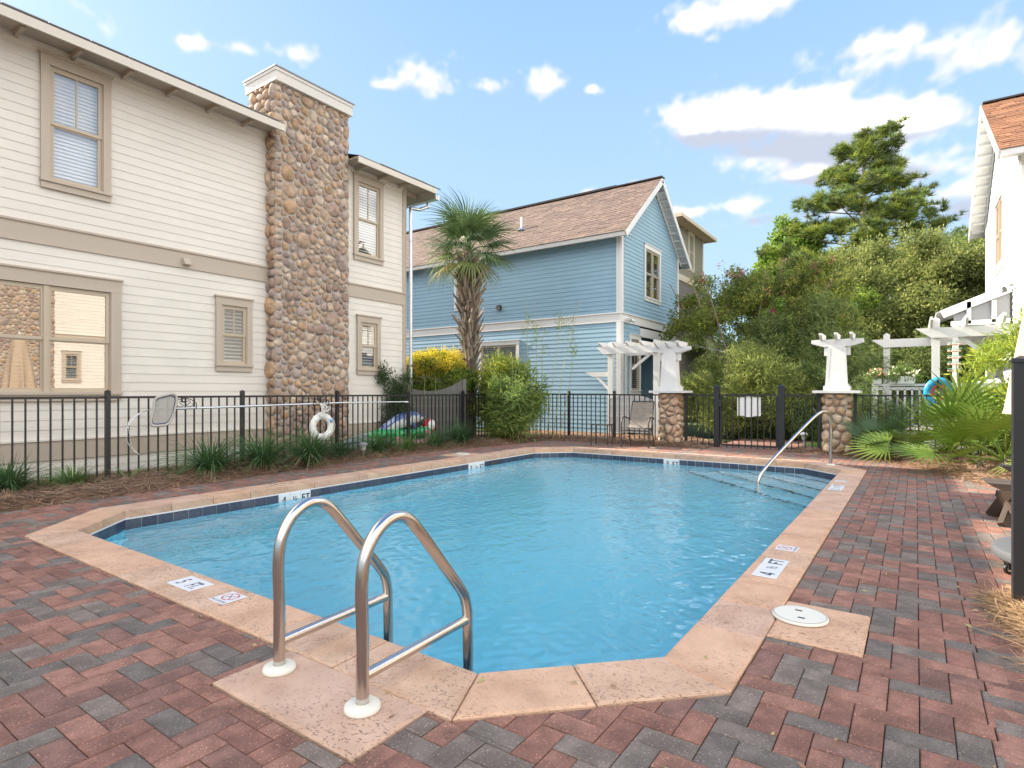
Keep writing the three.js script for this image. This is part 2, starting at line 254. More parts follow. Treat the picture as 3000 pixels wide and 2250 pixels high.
// which paving cells are laid
const pavedZone = [[-8.05, .6], [.225, .6], [.225, -4.27], [1.6, -4.27], [1.6, -9.6], [.35, -11.3], [-1.4, -12.45], [-2.1, -12.7], [-2.1, -17], [-3.6, -17], [-3.6, -12.6], [-7.9, -12.5]];
const paving = new THREE.Group(); paving.name = 'brick_paving'; add(paving, 'red and charcoal brick paving laid in herringbone round the pool', 'paving', null, 'structure');
sheet('sand_bed', [[-8.05, .6], [1.7, .6], [1.7, -12.5], [-2.0, -12.7], [-2.0, -17], [-3.7, -17], [-3.7, -12.6], [-8.05, -12.5]], [octagon(.1)], -.02, M.bed, paving);
{
  const R = rngOf(2024), P = .1016, X0 = -1.005, Z0 = -1.77, GAP = .0035;
  const reds = [[.305, .145, .102], [.325, .16, .113], [.27, .127, .092], [.34, .168, .12], [.245, .127, .097]], greys = [[.195, .156, .127], [.215, .174, .142], [.17, .139, .116], [.23, .18, .144]];
  const matOf = (c) => std(C(c[0] * 2.1, c[1] * 2.1, c[2] * 2.1), .88, { map: paverMap, bumpMap: paverBump, bumpScale: .0025 });
  const redM = reds.map(matOf), greyM = greys.map(matOf);
  const bricks = [];
  const walls = [outer, ...slabs.map(([a, b, c, d]) => [[a, d], [b, d], [b, c], [a, c]])];
  const lay = (x0, z0, x1, z1) => {
    let poly = [[x0 + GAP / 2, z0 + GAP / 2], [x1 - GAP / 2, z0 + GAP / 2], [x1 - GAP / 2, z1 - GAP / 2], [x0 + GAP / 2, z1 - GAP / 2]], cut = false;
    const cx = (x0 + x1) / 2, cz = (z0 + z1) / 2;
    if (x0 < .2 && x1 > .2265 && cz > -4.3) { poly = clipHalf(poly, 1, 0, .2285); cut = true; if (poly.length < 3 || abs(polyArea(poly)) < .0009) return; }
    let pieces = [poly];
    for (const w of walls) {
      const near = w.some(([x, z]) => hypot(x - cx, z - cz) < .3) || w.some((q, k) => segD(cx, cz, q, w[(k + 1) % w.length]) < .3) || inPoly(cx, cz, w); if (!near) continue;
      const c0 = w.reduce((t, q) => [t[0] + q[0] / w.length, t[1] + q[1] / w.length], [0, 0]), next = [];
      for (let body of pieces) {
        const before = abs(polyArea(body)), outs = [];
        for (let k = 0; k < w.length && body.length > 2; k++) {
          const q = w[k], r = w[(k + 1) % w.length]; let nx = r[1] - q[1], nz = -(r[0] - q[0]); const l = hypot(nx, nz); nx /= l; nz /= l;
          if (nx * (c0[0] - q[0]) + nz * (c0[1] - q[1]) > 0) { nx = -nx; nz = -nz; }
          const lim = nx * q[0] + nz * q[1] + .006, out = clipHalf(body, -nx, -nz, -lim);
          if (out.length > 2 && abs(polyArea(out)) > .00025) outs.push(out);
          body = clipHalf(body, nx, nz, lim);
        }
        if (body.length > 2 && abs(polyArea(body)) > 1e-6) { next.push(...outs); cut = true; } else next.push(before > 0 && outs.length === 1 ? outs[0] : poly.length && outs.length ? poly : outs[0] ?? poly);
      }
      pieces = next; if (!pieces.length) return;
    }
    for (const q of pieces) bricks.push({ poly: q, cut, cx, cz, long: x1 - x0 > z1 - z0 });
  };
  for (let j = -152; j < 26; j++) for (let i = -72; i < 27; i++) {
    const m = (((i - j) % 4) + 4) % 4, x = X0 + i * P, z = Z0 + j * P;
    if (m === 0) { if (inPoly(x + P, z + P / 2, pavedZone) || inPoly(x + .004, z + P / 2, pavedZone)) lay(x, z, x + 2 * P, z + P); }
    else if (m === 2) { if (inPoly(x + P / 2, z, pavedZone) || inPoly(x + .004, z, pavedZone)) lay(x, z - P, x + P, z + P); }
  }
  // the course of stretchers along the planting bed
  for (let z = .6; z > -4.25; z -= P) lay(.232, z - P, .232 + 2 * P, z);
  // how large each shows from the deck
  const f = [-sin(YAW), -cos(YAW)], r = [cos(YAW), -sin(YAW)];
  for (const b of bricks) { const d = b.cx * f[0] + b.cz * f[1], s = b.cx * r[0] + b.cz * r[1]; b.big = d > .7 && abs(s / d) < .93 && 1.2 / d < .7 ? abs(polyArea(b.poly)) / d ** 3 : 0; b.red = hash(floor(b.cx * 37.7), floor(b.cz * 41.3), 5) < .60; b.mat = floor(R() * 97); b.dy = (R() - .5) * .004; b.tx = (R() - .5) * .008; b.tz = (R() - .5) * .008; }
  bricks.sort((a, b) => b.big - a.big);
  const unit = { true: [], false: [] };
  for (let k = 0; k < 6; k++) { const o = [R() * .7, R() * .7], a = P - GAP / 2, c = P / 2 - GAP / 2; unit.true.push(slab([[-a, -c], [a, -c], [a, c], [-a, c]], 0, .06, .004, o)); unit.false.push(slab([[-c, -a], [c, -a], [c, a], [-c, a]], 0, .06, .004, o)); }
  const rest = { };
  bricks.forEach((b, n) => {
    const mats = b.red ? redM : greyM, mat = mats[b.mat % mats.length];
    if (n < 300) {
      const g = b.cut ? slab(b.poly.map(([x, z]) => [x - b.cx, z - b.cz]), 0, .06, .004, [R(), R()]) : unit[b.long][b.mat % 6];
      const o = mesh('brick', g, mat, paving, [b.cx, b.dy, b.cz], [b.tx, 0, b.tz]);
    } else { const key = (b.red ? 'r' : 'g') + b.mat % mats.length; (rest[key] ??= { mat, list: [] }).list.push(slab(b.poly, b.dy, .05, .004, [R(), R()])); }
  });
  for (const k in rest) { const o = mesh('brick', merge(rest[k].list), rest[k].mat, paving); o.userData.kind = 'stuff'; }
}

// ------------------------------------------------------------------ the pool
const pool = new THREE.Group(); pool.name = 'swimming_pool'; add(pool, 'in-ground pool with cut corners, peach coping and navy waterline tiles', 'pool', null, 'structure');
const WATER = -.172;
{
  const R = rngOf(31), floorY = (z) => -1.66 + .6 * sstep(PZ0 - 1, PZ1 + 1.5, z) + (z < 0 ? 0 : 0);
  const fY = (z) => lerp(-1.7, -1.06, cl((PZ0 - 1.5 - z) / 5.5));
  // basin: walls and a sloping floor
  const pos = [], idx = [];
  const oct = octagon(.012), n = 8;
  for (let k = 0; k < n; k++) { const a = oct[k], b = oct[(k + 1) % n], S = 14; for (let s = 0; s < S; s++) { const p = [lerp(a[0], b[0], s / S), lerp(a[1], b[1], s / S)], q = [lerp(a[0], b[0], (s + 1) / S), lerp(a[1], b[1], (s + 1) / S)], o = pos.length / 3; pos.push(p[0], -.06, p[1], q[0], -.06, q[1], q[0], fY(q[1]), q[1], p[0], fY(p[1]), p[1]); idx.push(o, o + 1, o + 2, o, o + 2, o + 3); } }
  mesh('basin_wall', geoOf(pos, idx), M.plaster, pool);
  const fp = [], fi = [], NX = 16, NZ = 40;
  for (let j = 0; j <= NZ; j++) for (let i = 0; i <= NX; i++) { const z = lerp(PZ0 + .1, PZ1 - .1, j / NZ); fp.push(lerp(PX0 - .1, PX1 + .1, i / NX), fY(z), z); }
  for (let j = 0; j < NZ; j++) for (let i = 0; i < NX; i++) { const a = j * (NX + 1) + i; fi.push(a, a + 1, a + NX + 1, a + 1, a + NX + 2, a + NX + 1); }
  mesh('basin_floor', geoOf(fp, fi), M.plaster, pool);
  // coping blocks, one by one round the edge
  const copY = .012, JG = .006;
  const copTop = (a, b, c, d) => {                    // a,b on the inner edge, c,d on the outer edge
    return [a, b, c, d];
  };
  const lens = [.56, .47, .44, .47, .44, .46, .44, .47];
  const mats = [M.coping, std(C(.71, .47, .335), .85, { map: copingMap, bumpMap: copingBump, bumpScale: .004 }), std(C(.77, .48, .31), .85, { map: copingMap, bumpMap: copingBump, bumpScale: .004 })];
  for (let k = 0; k < 8; k++) {
    const a = inner[k], b = inner[(k + 1) % 8], c = outer[k], d = outer[(k + 1) % 8], L = hypot(b[0] - a[0], b[1] - a[1]);
    const m = max(1, Math.round(L / (L < 1 ? .42 : lens[k])));
    for (let s = 0; s < m; s++) {
      const t0 = s / m, t1 = (s + 1) / m, u = [(b[0] - a[0]) / L, (b[1] - a[1]) / L];
      const at = (t, o) => { // joints square to the edge except the mitres
        const p = [lerp(a[0], b[0], t), lerp(a[1], b[1], t)]; if (!o) return p;
        if (t === 0) return c; if (t === 1) return d; const nx = outer[k][0] - a[0], nz = outer[k][1] - a[1]; let w = [u[1], -u[0]]; if (w[0] * nx + w[1] * nz < 0) w = [-w[0], -w[1]]; return [p[0] + w[0] * COPW, p[1] + w[1] * COPW]; };
      const q = [at(t0, 0), at(t1, 0), at(t1, 1), at(t0, 1)], g = JG / 2;
      const e = [[q[0][0] + u[0] * g, q[0][1] + u[1] * g], [q[1][0] - u[0] * g, q[1][1] - u[1] * g], [q[2][0] - u[0] * g, q[2][1] - u[1] * g], [q[3][0] + u[0] * g, q[3][1] + u[1] * g]];
      mesh('coping_block', slab(e, copY + (R() - .5) * .003, .092, .011, [R(), R()]), mats[floor(R() * 3)], pool);
    }
  }
  mesh('ladder_pad', slab([[-2.367, -1.597], [-1.503, -1.597], [-1.503, -1.235], [-2.367, -1.235]], copY - .002, .06, .012, [.3, .1]), mats[1], pool);
  mesh('skimmer_pad', slab([[-.602, -3.598], [-.1965, -3.598], [-.1965, -3.042], [-.602, -3.042]], copY - .003, .06, .012, [.5, .6]), mats[2], pool);
  mesh('skimmer_pad', slab([[-7.327, -8.717], [-6.83, -8.717], [-6.83, -8.083], [-7.327, -8.083]], copY - .003, .06, .012, [.1, .6]), mats[0], pool);
  for (const [x, z, s] of [[-.5, -3.36, .135], [-7.02, -8.4, .14]]) {
    const lid = mesh('skimmer_lid', new THREE.LatheGeometry([[0, .014], [.94, .013], [.985, .011], [1, .006], [1, 0]].map(([a, b]) => new THREE.Vector2(a * s, b)), 40), M.ivory, pool, [x, copY + .001, z]);
    mesh('rim', new THREE.TorusGeometry(s * .93, .0018, 4, 40).rotateX(PI / 2), std(C(.5, .48, .42), .5), lid, [0, .0145, 0]);
    for (const t of [-.35, .35]) mesh('finger_slot', box(.034, .002, .012), std(C(.06, .055, .05), .8), lid, [t * s * .3, .0152, t * s * 1.1]);
  }
  // waterline tiles under the coping, each set on the white grout band
  const top = -.082;
  const groutRing = octagon(.004);
  for (let k = 0; k < 8; k++) {
    const a = groutRing[k], b = groutRing[(k + 1) % 8], L = hypot(b[0] - a[0], b[1] - a[1]), u = [(b[0] - a[0]) / L, (b[1] - a[1]) / L]; let w = [u[1], -u[0]]; const mid = [(PX0 + PX1) / 2 - (a[0] + b[0]) / 2, (PZ0 + PZ1) / 2 - (a[1] + b[1]) / 2]; if (w[0] * mid[0] + w[1] * mid[1] < 0) w = [-w[0], -w[1]];
    const ang = atan2(-u[1], u[0]);
    mesh('grout_band', bx(L, .175, .01), M.grout, pool, [(a[0] + b[0]) / 2, top - .08, (a[1] + b[1]) / 2], [0, ang, 0]);
    const m = Math.round(L / .1535), step = L / m;
    for (let s = 0; s < m; s++) {
      const t = (s + .5) * step, x = a[0] + u[0] * t + w[0] * .009, z = a[1] + u[1] * t + w[1] * .009;
      // tiles with the depth printed on them, and the skimmer's mouth
      let text = null;
      if (k === 6) { const zz = z; if (zz < -7.86 && zz > -8.32) text = ['FT', '½', '3'][min(2, floor((zz + 8.32) / .1534))]; if (zz < -4.24 && zz > -4.70) text = ['FT', '½', '4'][min(2, floor((zz + 4.70) / .1534))]; if (zz < -8.52 && zz > -8.82) { mesh('skimmer_mouth', box(step - .004, .15, .012), M.interior, pool, [x, top - .08, z], [0, ang, 0]); continue; } }
      if (k === 4) { if (x > -3.92 && x < -3.61) text = x < -3.765 ? '3' : 'FT'; }
      if (text) { printed('depth_tile', step - .006, .148, text, pool, [x, top - .08, z], null, w); continue; }
      mesh('waterline_tile', box(step - .007, .148, .009), navyTiles[floor(R() * 4)], pool, [x, top - .08, z], [0, ang, 0]);
    }
  }
  // corner steps with navy edges
  const cornerX = PX1 + .01, cornerZ = PZ1 - .01;
  [[.98, -.28], [1.53, -.46], [2.08, -.65], [2.63, -.85]].forEach(([d, y]) => {
    // prism between the two walls and the diagonal at distance d
    const pts = [[cornerX, cornerZ + d], [cornerX - d, cornerZ], [cornerX - CH - .0, cornerZ], [cornerX, cornerZ + CH]];
    const g = new THREE.ExtrudeGeometry(ringShape(pts), { depth: .2, bevelEnabled: false }); g.rotateX(-PI / 2);
    const s = mesh('step', g, M.plaster, pool, [0, y - .2, 0]);
    const L = d * sqrt(2); mesh('step_edge', bx(L - .05, .02, .035), navyTiles[1], s, [cornerX - d / 2 + .0, .1945, cornerZ + d / 2 - .0], [0, -PI / 4, 0]);
  });
}
// water: a closed body a little larger than the basin, its top rippled
{
  const NX = 170, NZ = 250, pos = [], idx = [], x0 = PX0 - .006, x1 = PX1 + .006, z0 = PZ0 + .006, z1 = PZ1 - .006, R = rngOf(8);
  const waves = []; for (let k = 0; k < 26; k++) { const th = R() * 2 * PI, l = .16 + R() * R() * 1.1; waves.push([cos(th) * 2 * PI / l, sin(th) * 2 * PI / l, R() * 6.28, .0011 * l * (.45 + R())]); }
  const height = (x, z) => { let h = 0; const wx = x + .25 * (fbm(x * 1.1, z * 1.1, 3, 3) - .5), wz = z + .25 * (fbm(x * 1.1 + 40, z * 1.1, 4, 3) - .5); const gust = .35 + 1.1 * sstep(.3, .75, fbm(x * .45 + 7, z * .45, 6, 3)); for (const [a, b, p, m] of waves) h += m * sin(a * wx + b * wz + p); h *= gust; for (const [cx, cz, am] of [[-3.5, -2.8, .0016], [-4.2, -8.8, .001]]) { const d = hypot(x - cx, z - cz); h += am * sin(d * 26 - 1) * exp(-d * 1.1); } return h; };
  const oc = octagon(.006), k = CH;
  const clampX = (x, z) => { let a = x0, b = x1; const dz0 = z0 - z, dz1 = z - z1; const m = min(dz0, dz1); if (m < k) { a += k - m; b -= k - m; } return lerp(a, b, (x - x0) / (x1 - x0)); };
  for (let j = 0; j <= NZ; j++) for (let i = 0; i <= NX; i++) { const z = lerp(z0, z1, j / NZ), x = clampX(lerp(x0, x1, i / NX), z); pos.push(x, WATER + height(x, z), z); }
  for (let j = 0; j < NZ; j++) for (let i = 0; i < NX; i++) { const a = j * (NX + 1) + i; idx.push(a, a + 1, a + NX + 1, a + 1, a + NX + 2, a + NX + 1); }
  // sides and bottom, inside the shell of the basin
  const edge = []; for (let i = 0; i <= NX; i++) edge.push(i); for (let j = 1; j <= NZ; j++) edge.push(j * (NX + 1) + NX); for (let i = NX - 1; i >= 0; i--) edge.push(NZ * (NX + 1) + i); for (let j = NZ - 1; j > 0; j--) edge.push(j * (NX + 1));
  const o = pos.length / 3; for (const e of edge) pos.push(pos[e * 3], -1.9, pos[e * 3 + 2]);
  const c = pos.length / 3; pos.push((x0 + x1) / 2, -1.9, (z0 + z1) / 2);
  const nE = edge.length; for (let e = 0; e < nE; e++) { const a = edge[e], b = edge[(e + 1) % nE], p = o + e, q = o + (e + 1) % nE; idx.push(a, p, b, b, p, q, p, c, q); }
  const uvw = []; for (let t = 0; t < pos.length; t += 3) uvw.push(pos[t], pos[t + 2]);
  const g = geoOf(pos, idx, uvw); g.computeVertexNormals();
  let sgn = g.attributes.normal.getY(NX + 50 + 40 * (NX + 1)); if (sgn < 0) { for (let t = 0; t < idx.length; t += 3) { const q = idx[t]; idx[t] = idx[t + 1]; idx[t + 1] = q; } g.setIndex(idx); g.computeVertexNormals(); }
  const water = mesh('pool_water', g, phys(C(1, 1, 1), .0, { transmission: 1, ior: 1.333, thickness: 1.5, attenuationColor: C(.55, .89, .96), attenuationDistance: 2.2, bumpMap: rippleMap, bumpScale: .0075 }));
  add(water, 'clear rippled turquoise water filling the pool', 'water', null, 'structure');
}
// printed plates let into the coping
plate('5 FT.', -3.665, -1.775, .275, .152, 0); plate('NO DIVING', -3.23, -1.775, .15, .146, 0);
plate('4 ½ FT', -.797, -4.17, .46, .15, PI / 2); plate('NO DIVING', -.795, -4.76, .15, .146, PI / 2);
plate('3 ½ FT', -.8, -8.1, .46, .15, PI / 2); plate('NO DIVING', -.8, -8.72, .15, .146, PI / 2);
plate('4 ½ FT', -6.66, -4.38, .40, .12, -PI / 2, '#dcb08c'); plate('3 FT', -3.75, -10.84, .30, .12, PI);
// ------------------------------------------------------------------ houses
// wedge-shaped lap board: length 1 along x, height 1 along y, thick at its foot
const lapGeo = geoOf([0, 0, 0, 1, 0, 0, 1, 0, 1, 0, 0, 1, 0, 1, 0, 1, 1, 0, 1, 1, .35, 0, 1, .35], [3, 2, 6, 3, 6, 7, 0, 1, 2, 0, 2, 3, 4, 7, 6, 4, 6, 5, 0, 3, 7, 0, 7, 4, 1, 5, 6, 1, 6, 2].map((k) => k)).toNonIndexed(); lapGeo.computeVertexNormals();
{ const p = lapGeo.attributes.position, uv = []; for (let k = 0; k < p.count; k++) uv.push(p.getX(k) * 2.3, p.getY(k) * .13); lapGeo.setAttribute('uv', new THREE.Float32BufferAttribute(uv, 2)); }
// A wall: origin at (x, z), turned so that local x runs along it, local z points out.
class Wall {
  constructor(house, x, z, turn) { Object.assign(this, { house, x, z, turn, dx: cos(turn), dz: -sin(turn), nx: sin(turn), nz: cos(turn) }); }
  at(u, v, n = 0) { const b = this.house.position; return [this.x + this.dx * u + this.nx * n - b.x, v - b.y, this.z + this.dz * u + this.nz * n - b.z]; }
  put(name, geo, mat, u, v, n = 0, parent = null) { const m = mesh(name, geo, mat, this.house, this.at(u, v, n), [0, this.turn, 0]); return m; }
  box(name, w, h, d, mat, u, v, n) { return this.put(name, box(w, h, d), mat, u, v, n); }
  siding(u0, u1, v0, v1, step, mat, holes = [], span = null, lip = mat === M.cream ? .0125 : .019) {
    const rows = Math.round((v1 - v0) / step), h = (v1 - v0) / rows;
    for (let k = 0; k < rows; k++) {
      const a = v0 + k * h, b = a + h; let parts = [span ? span(b) : [u0, u1]];
      for (const [p, q, s, t] of holes) if ((a + b) / 2 > s && (a + b) / 2 < t) parts = parts.flatMap(([x, y]) => q <= x || p >= y ? [[x, y]] : [[x, p], [q, y]].filter(([i, j]) => j - i > .01));
      const BL = 3.66, off = hash(k, rows, 17) * BL; parts = parts.flatMap(([x, y]) => { const o = []; let s = x; for (let j = Math.ceil((x - off) / BL); off + j * BL < y - .15; j++) { const e = off + j * BL; if (e - s > .15) { o.push([s, e - .0003]); s = e + .0003; } } o.push([s, y]); return o; });
      for (const [x, y] of parts) if (y - x > .02) { const m = this.put('siding_board', lapGeo, mat, x, a, -.004); m.scale.set(y - x, h + .006, lip); }
    }
  }
  // A sash window. u: middle, v: sill height, w x h: the opening
  window(u, v, w, h, o = {}) {
    const { trim = M.taupe, sash = M.taupeSash, blind = M.blind, cols = 1, muntin = 0, casing = .095, slatGap = .055, tilt = .5, split = .5, cap = true } = o;
    const T = .032, F = .042;
    const root = this.put('window', merge([bx(casing, h + .02, T, -w / 2 - casing / 2, h / 2, T / 2), bx(casing, h + .02, T, w / 2 + casing / 2, h / 2, T / 2), bx(w + casing * 2 + .012, casing * 1.35, T + .006, 0, h + casing * .675 + .008, T / 2), ...(cap ? [bx(w + casing * 2 + .05, .025, T + .03, 0, h + casing * 1.35 + .02, T / 2 + .01)] : [])]), trim, u, v, .016);
    mesh('sill', merge([bx(w + casing * 2 + .02, .035, .07, 0, -.0165, .02), bx(w + casing * 2, .085, T, 0, -.077, T / 2 - .002)]), trim, root);
    mesh('jamb', merge([bx(.012, h, .09, -w / 2 + .006, h / 2, -.035), bx(.012, h, .09, w / 2 - .006, h / 2, -.035), bx(w, .012, .09, 0, h - .006, -.035), bx(w, .012, .09, 0, .006, -.035)]), sash, root);
    mesh('room_behind', bx(w, h, .01, 0, h / 2, -.135), M.interior, root);
    const cw = w / cols, my = h * split;
    for (let c = 0; c < cols; c++) {
      const cx = -w / 2 + cw * (c + .5), W = cw - (cols > 1 ? .03 : .024);
      if (c) mesh('mullion', bx(.06, h, .05, -w / 2 + cw * c, h / 2, -.004), sash, root);
      for (const [y0, y1, n] of [[.012, my + .012, -.03], [my - .012, h - .012, -.012]]) {
        const fr = mesh('sash_frame', merge([bx(F, y1 - y0, .028, -W / 2 + F / 2, 0, 0), bx(F, y1 - y0, .028, W / 2 - F / 2, 0, 0), bx(W - 2 * F, F, .027, 0, (y1 - y0) / 2 - F / 2, 0), bx(W - 2 * F, F, .027, 0, -(y1 - y0) / 2 + F / 2, 0), ...(muntin && n > -.02 ? [bx(.018, y1 - y0 - 2 * F, .02, 0, 0, 0)] : [])]), sash, root, [cx, (y0 + y1) / 2, n]);
        mesh('pane', new THREE.PlaneGeometry(W - 2 * F + .004, y1 - y0 - 2 * F + .004), o.glass ?? M.glass, root, [cx, (y0 + y1) / 2, n]);
      }
      const ns = floor((h - .06) / slatGap), sg = slatShape(W - .05, tilt);
      for (let k = 0; k < ns; k++) mesh('blind_slat', sg, blind, root, [cx, .04 + slatGap * (k + .5), -.088]);
    }
    return root;
  }
}
const slatCache = new Map();
function slatShape(w, tilt) { const k = w.toFixed(3) + tilt; if (!slatCache.has(k)) slatCache.set(k, new THREE.BoxGeometry(w, .004, .056).rotateX(tilt)); return slatCache.get(k); }
// overlapping shingle tabs on a sloping plane: corner p, along a (length la), up the slope b (length lb)
function shingles(house, p, a, la, b, lb, colors, seed, trim = null) {
  const R = rngOf(seed), A = V3(...a).normalize(), B = V3(...b).normalize(), N = B.clone().cross(A); if (N.y < 0) N.negate();
  const rows = floor(lb / .135), g = new THREE.BoxGeometry(1, .012, .19); g.setAttribute('uv', g.attributes.uv);
  const list = []; for (let r = 0; r < rows; r++) { let u = -R() * .2; while (u < la) { const w = .14 + R() * .2; let u0 = max(0, u), u1 = min(la, u + w); if (trim) { const t = trim((r + .5) / rows); u0 = max(u0, t[0] * la); u1 = min(u1, t[1] * la); } if (u1 - u0 > .02) list.push([(u0 + u1) / 2, r * .135 + .07, u1 - u0 - .006, R()]); u += w; } }
  const im = new THREE.InstancedMesh(g, std(C(1, 1, 1), .95, { map: shingleGrain }), list.length); im.name = 'shingle'; im.castShadow = im.receiveShadow = true; im.userData.kind = 'stuff';
  const m = new THREE.Matrix4(), tilt = new THREE.Matrix4().makeRotationX(-.055), bs = new THREE.Matrix4();
  const X = A.clone(), Z = B.clone().negate(), Y = N.clone(); if (X.clone().cross(Y).dot(Z) < 0) X.negate();
  list.forEach(([u, v, w, q], k) => { const P = V3(...p).addScaledVector(A, u).addScaledVector(B, v).addScaledVector(N, .012 + q * .004).sub(house.position); bs.makeBasis(X, Y, Z).setPosition(P); m.copy(bs).multiply(tilt).scale(V3(w, 1 + q * .6, 1)); im.setMatrixAt(k, m); const c = colors[floor(q * 997) % colors.length], j = .82 + R() * .34; im.setColorAt(k, C(c[0] * j, c[1] * j, c[2] * j)); });
  house.add(im); return im;
}
function prism(pts, depth) { const s = new THREE.Shape(pts.map(([x, y]) => new THREE.Vector2(x, y))); return new THREE.ExtrudeGeometry(s, { depth, bevelEnabled: false }); }

// rounded stones filling a field: Voronoi cells, shrunk, rounded and domed
function stoneField(W, H, n, seed, wrap = false, edgeRow = 0) {
  const R = rngOf(seed), pts = [];
  if (edgeRow) { let y = 0; while (y < H) { const s = .10 + R() * .09; pts.push([edgeRow * .55, y + s / 2, s * .5]); y += s; } }
  let tries = 0;
  while (pts.length < n && tries++ < n * 60) { const q = R(), r = q < .09 ? .14 : q < .45 ? .088 : .056, x = R() * W, y = R() * H; if (edgeRow && x < edgeRow + r * .5) continue; if (pts.every((p) => { let dx = abs(p[0] - x); if (wrap) dx = min(dx, W - dx); return hypot(dx, (p[1] - y) * .92) > (p[2] + r) * .82; })) pts.push([x, y, r]); }
  const cells = [];
  for (const [x, y, r] of pts) {
    let poly = [[x - .4, y - .4], [x + .4, y - .4], [x + .4, y + .4], [x - .4, y + .4]];
    if (!wrap) poly = clipHalf(clipHalf(poly, -1, 0, .008), 1, 0, W + .008);
    poly = clipHalf(clipHalf(poly, 0, -1, 0), 0, 1, H);
    for (const p of pts) for (const s of wrap ? [-W, 0, W] : [0]) { const px = p[0] + s, dx = px - x, dy = p[1] - y, d = hypot(dx, dy); if (d < 1e-6 || d > .8) continue; const w = .5 + (r * r - p[2] * p[2]) / (2 * d * d) * 1.1; poly = clipHalf(poly, dx, dy, dx * (x + dx * w) + dy * (y + dy * w)); if (poly.length < 3) break; }
    if (poly.length > 2 && abs(polyArea(poly)) > .0012) cells.push(poly);
  }
  return cells;
}
function stoneShape(poly, depth, map, gap = .011, R = Math.random) {
  let P = poly; const n0 = P.length, cx = P.reduce((s, p) => s + p[0], 0) / n0, cy = P.reduce((s, p) => s + p[1], 0) / n0;
  for (let t = 0; t < 2; t++) { const Q = []; for (let k = 0; k < P.length; k++) { const a = P[k], b = P[(k + 1) % P.length]; Q.push([lerp(a[0], b[0], .27), lerp(a[1], b[1], .27)], [lerp(a[0], b[0], .73), lerp(a[1], b[1], .73)]); } P = Q; }
  // twelve or so points round the rim
  const N = 14, per = []; let tot = 0; for (let k = 0; k < P.length; k++) { const b = P[(k + 1) % P.length]; per.push(tot); tot += hypot(b[0] - P[k][0], b[1] - P[k][1]); }
  const rim = []; for (let j = 0; j < N; j++) { const d = tot * j / N; let k = per.length - 1; while (per[k] > d) k--; const a = P[k], b = P[(k + 1) % P.length], l = hypot(b[0] - a[0], b[1] - a[1]) || 1, t = (d - per[k]) / l; rim.push([lerp(a[0], b[0], t), lerp(a[1], b[1], t)]); }
  const size = sqrt(abs(polyArea(P))), dep = depth * (.55 + min(.9, size * 3.2)), pos = [], idx = [], uv = [], o = [R() * 3, R() * 3], tx = (R() - .5) * .35, ty = (R() - .5) * .35;
  const rings = [[1, -.25], [1, .18], [.9, .55], [.66, .86], [.34, 1]];
  for (const [s, h] of rings) for (const p of rim) { const l = hypot(p[0] - cx, p[1] - cy), q = max(.2, (l - gap) / l) * s, u = cx + (p[0] - cx) * q, v = cy + (p[1] - cy) * q, e = map(u, v, h * dep * (1 + (tx * (u - cx) + ty * (v - cy)) / (size + .01))); pos.push(...e); uv.push(u + o[0], v + o[1]); }
  const e = map(cx, cy, dep * 1.03); pos.push(...e); uv.push(cx + o[0], cy + o[1]);
  for (let r = 0; r < rings.length - 1; r++) for (let j = 0; j < N; j++) { const a = r * N + j, b = r * N + (j + 1) % N; idx.push(a, b, a + N, b, b + N, a + N); }
  const c = rings.length * N, l = (rings.length - 1) * N; for (let j = 0; j < N; j++) idx.push(l + j, l + (j + 1) % N, c);
  if (polyArea(P) < 0) for (let t = 0; t < idx.length; t += 3) { const q = idx[t]; idx[t] = idx[t + 1]; idx[t + 1] = q; }
  return geoOf(pos, idx, uv);
}
const stoneMats = [[.43, .29, .19], [.47, .33, .225], [.37, .245, .17], [.50, .375, .27], [.40, .285, .215], [.34, .23, .175], [.45, .295, .175], [.37, .285, .24], [.52, .41, .31]].map((c) => std(C(c[0] * 1.5, c[1] * 1.5, c[2] * 1.5), .85, { map: mottle, bumpMap: rockBump, bumpScale: .016 }));
function stoneMesh(geo, q, parent) { return mesh('stone', geo, stoneMats[floor(q * 7919) % stoneMats.length], parent); }

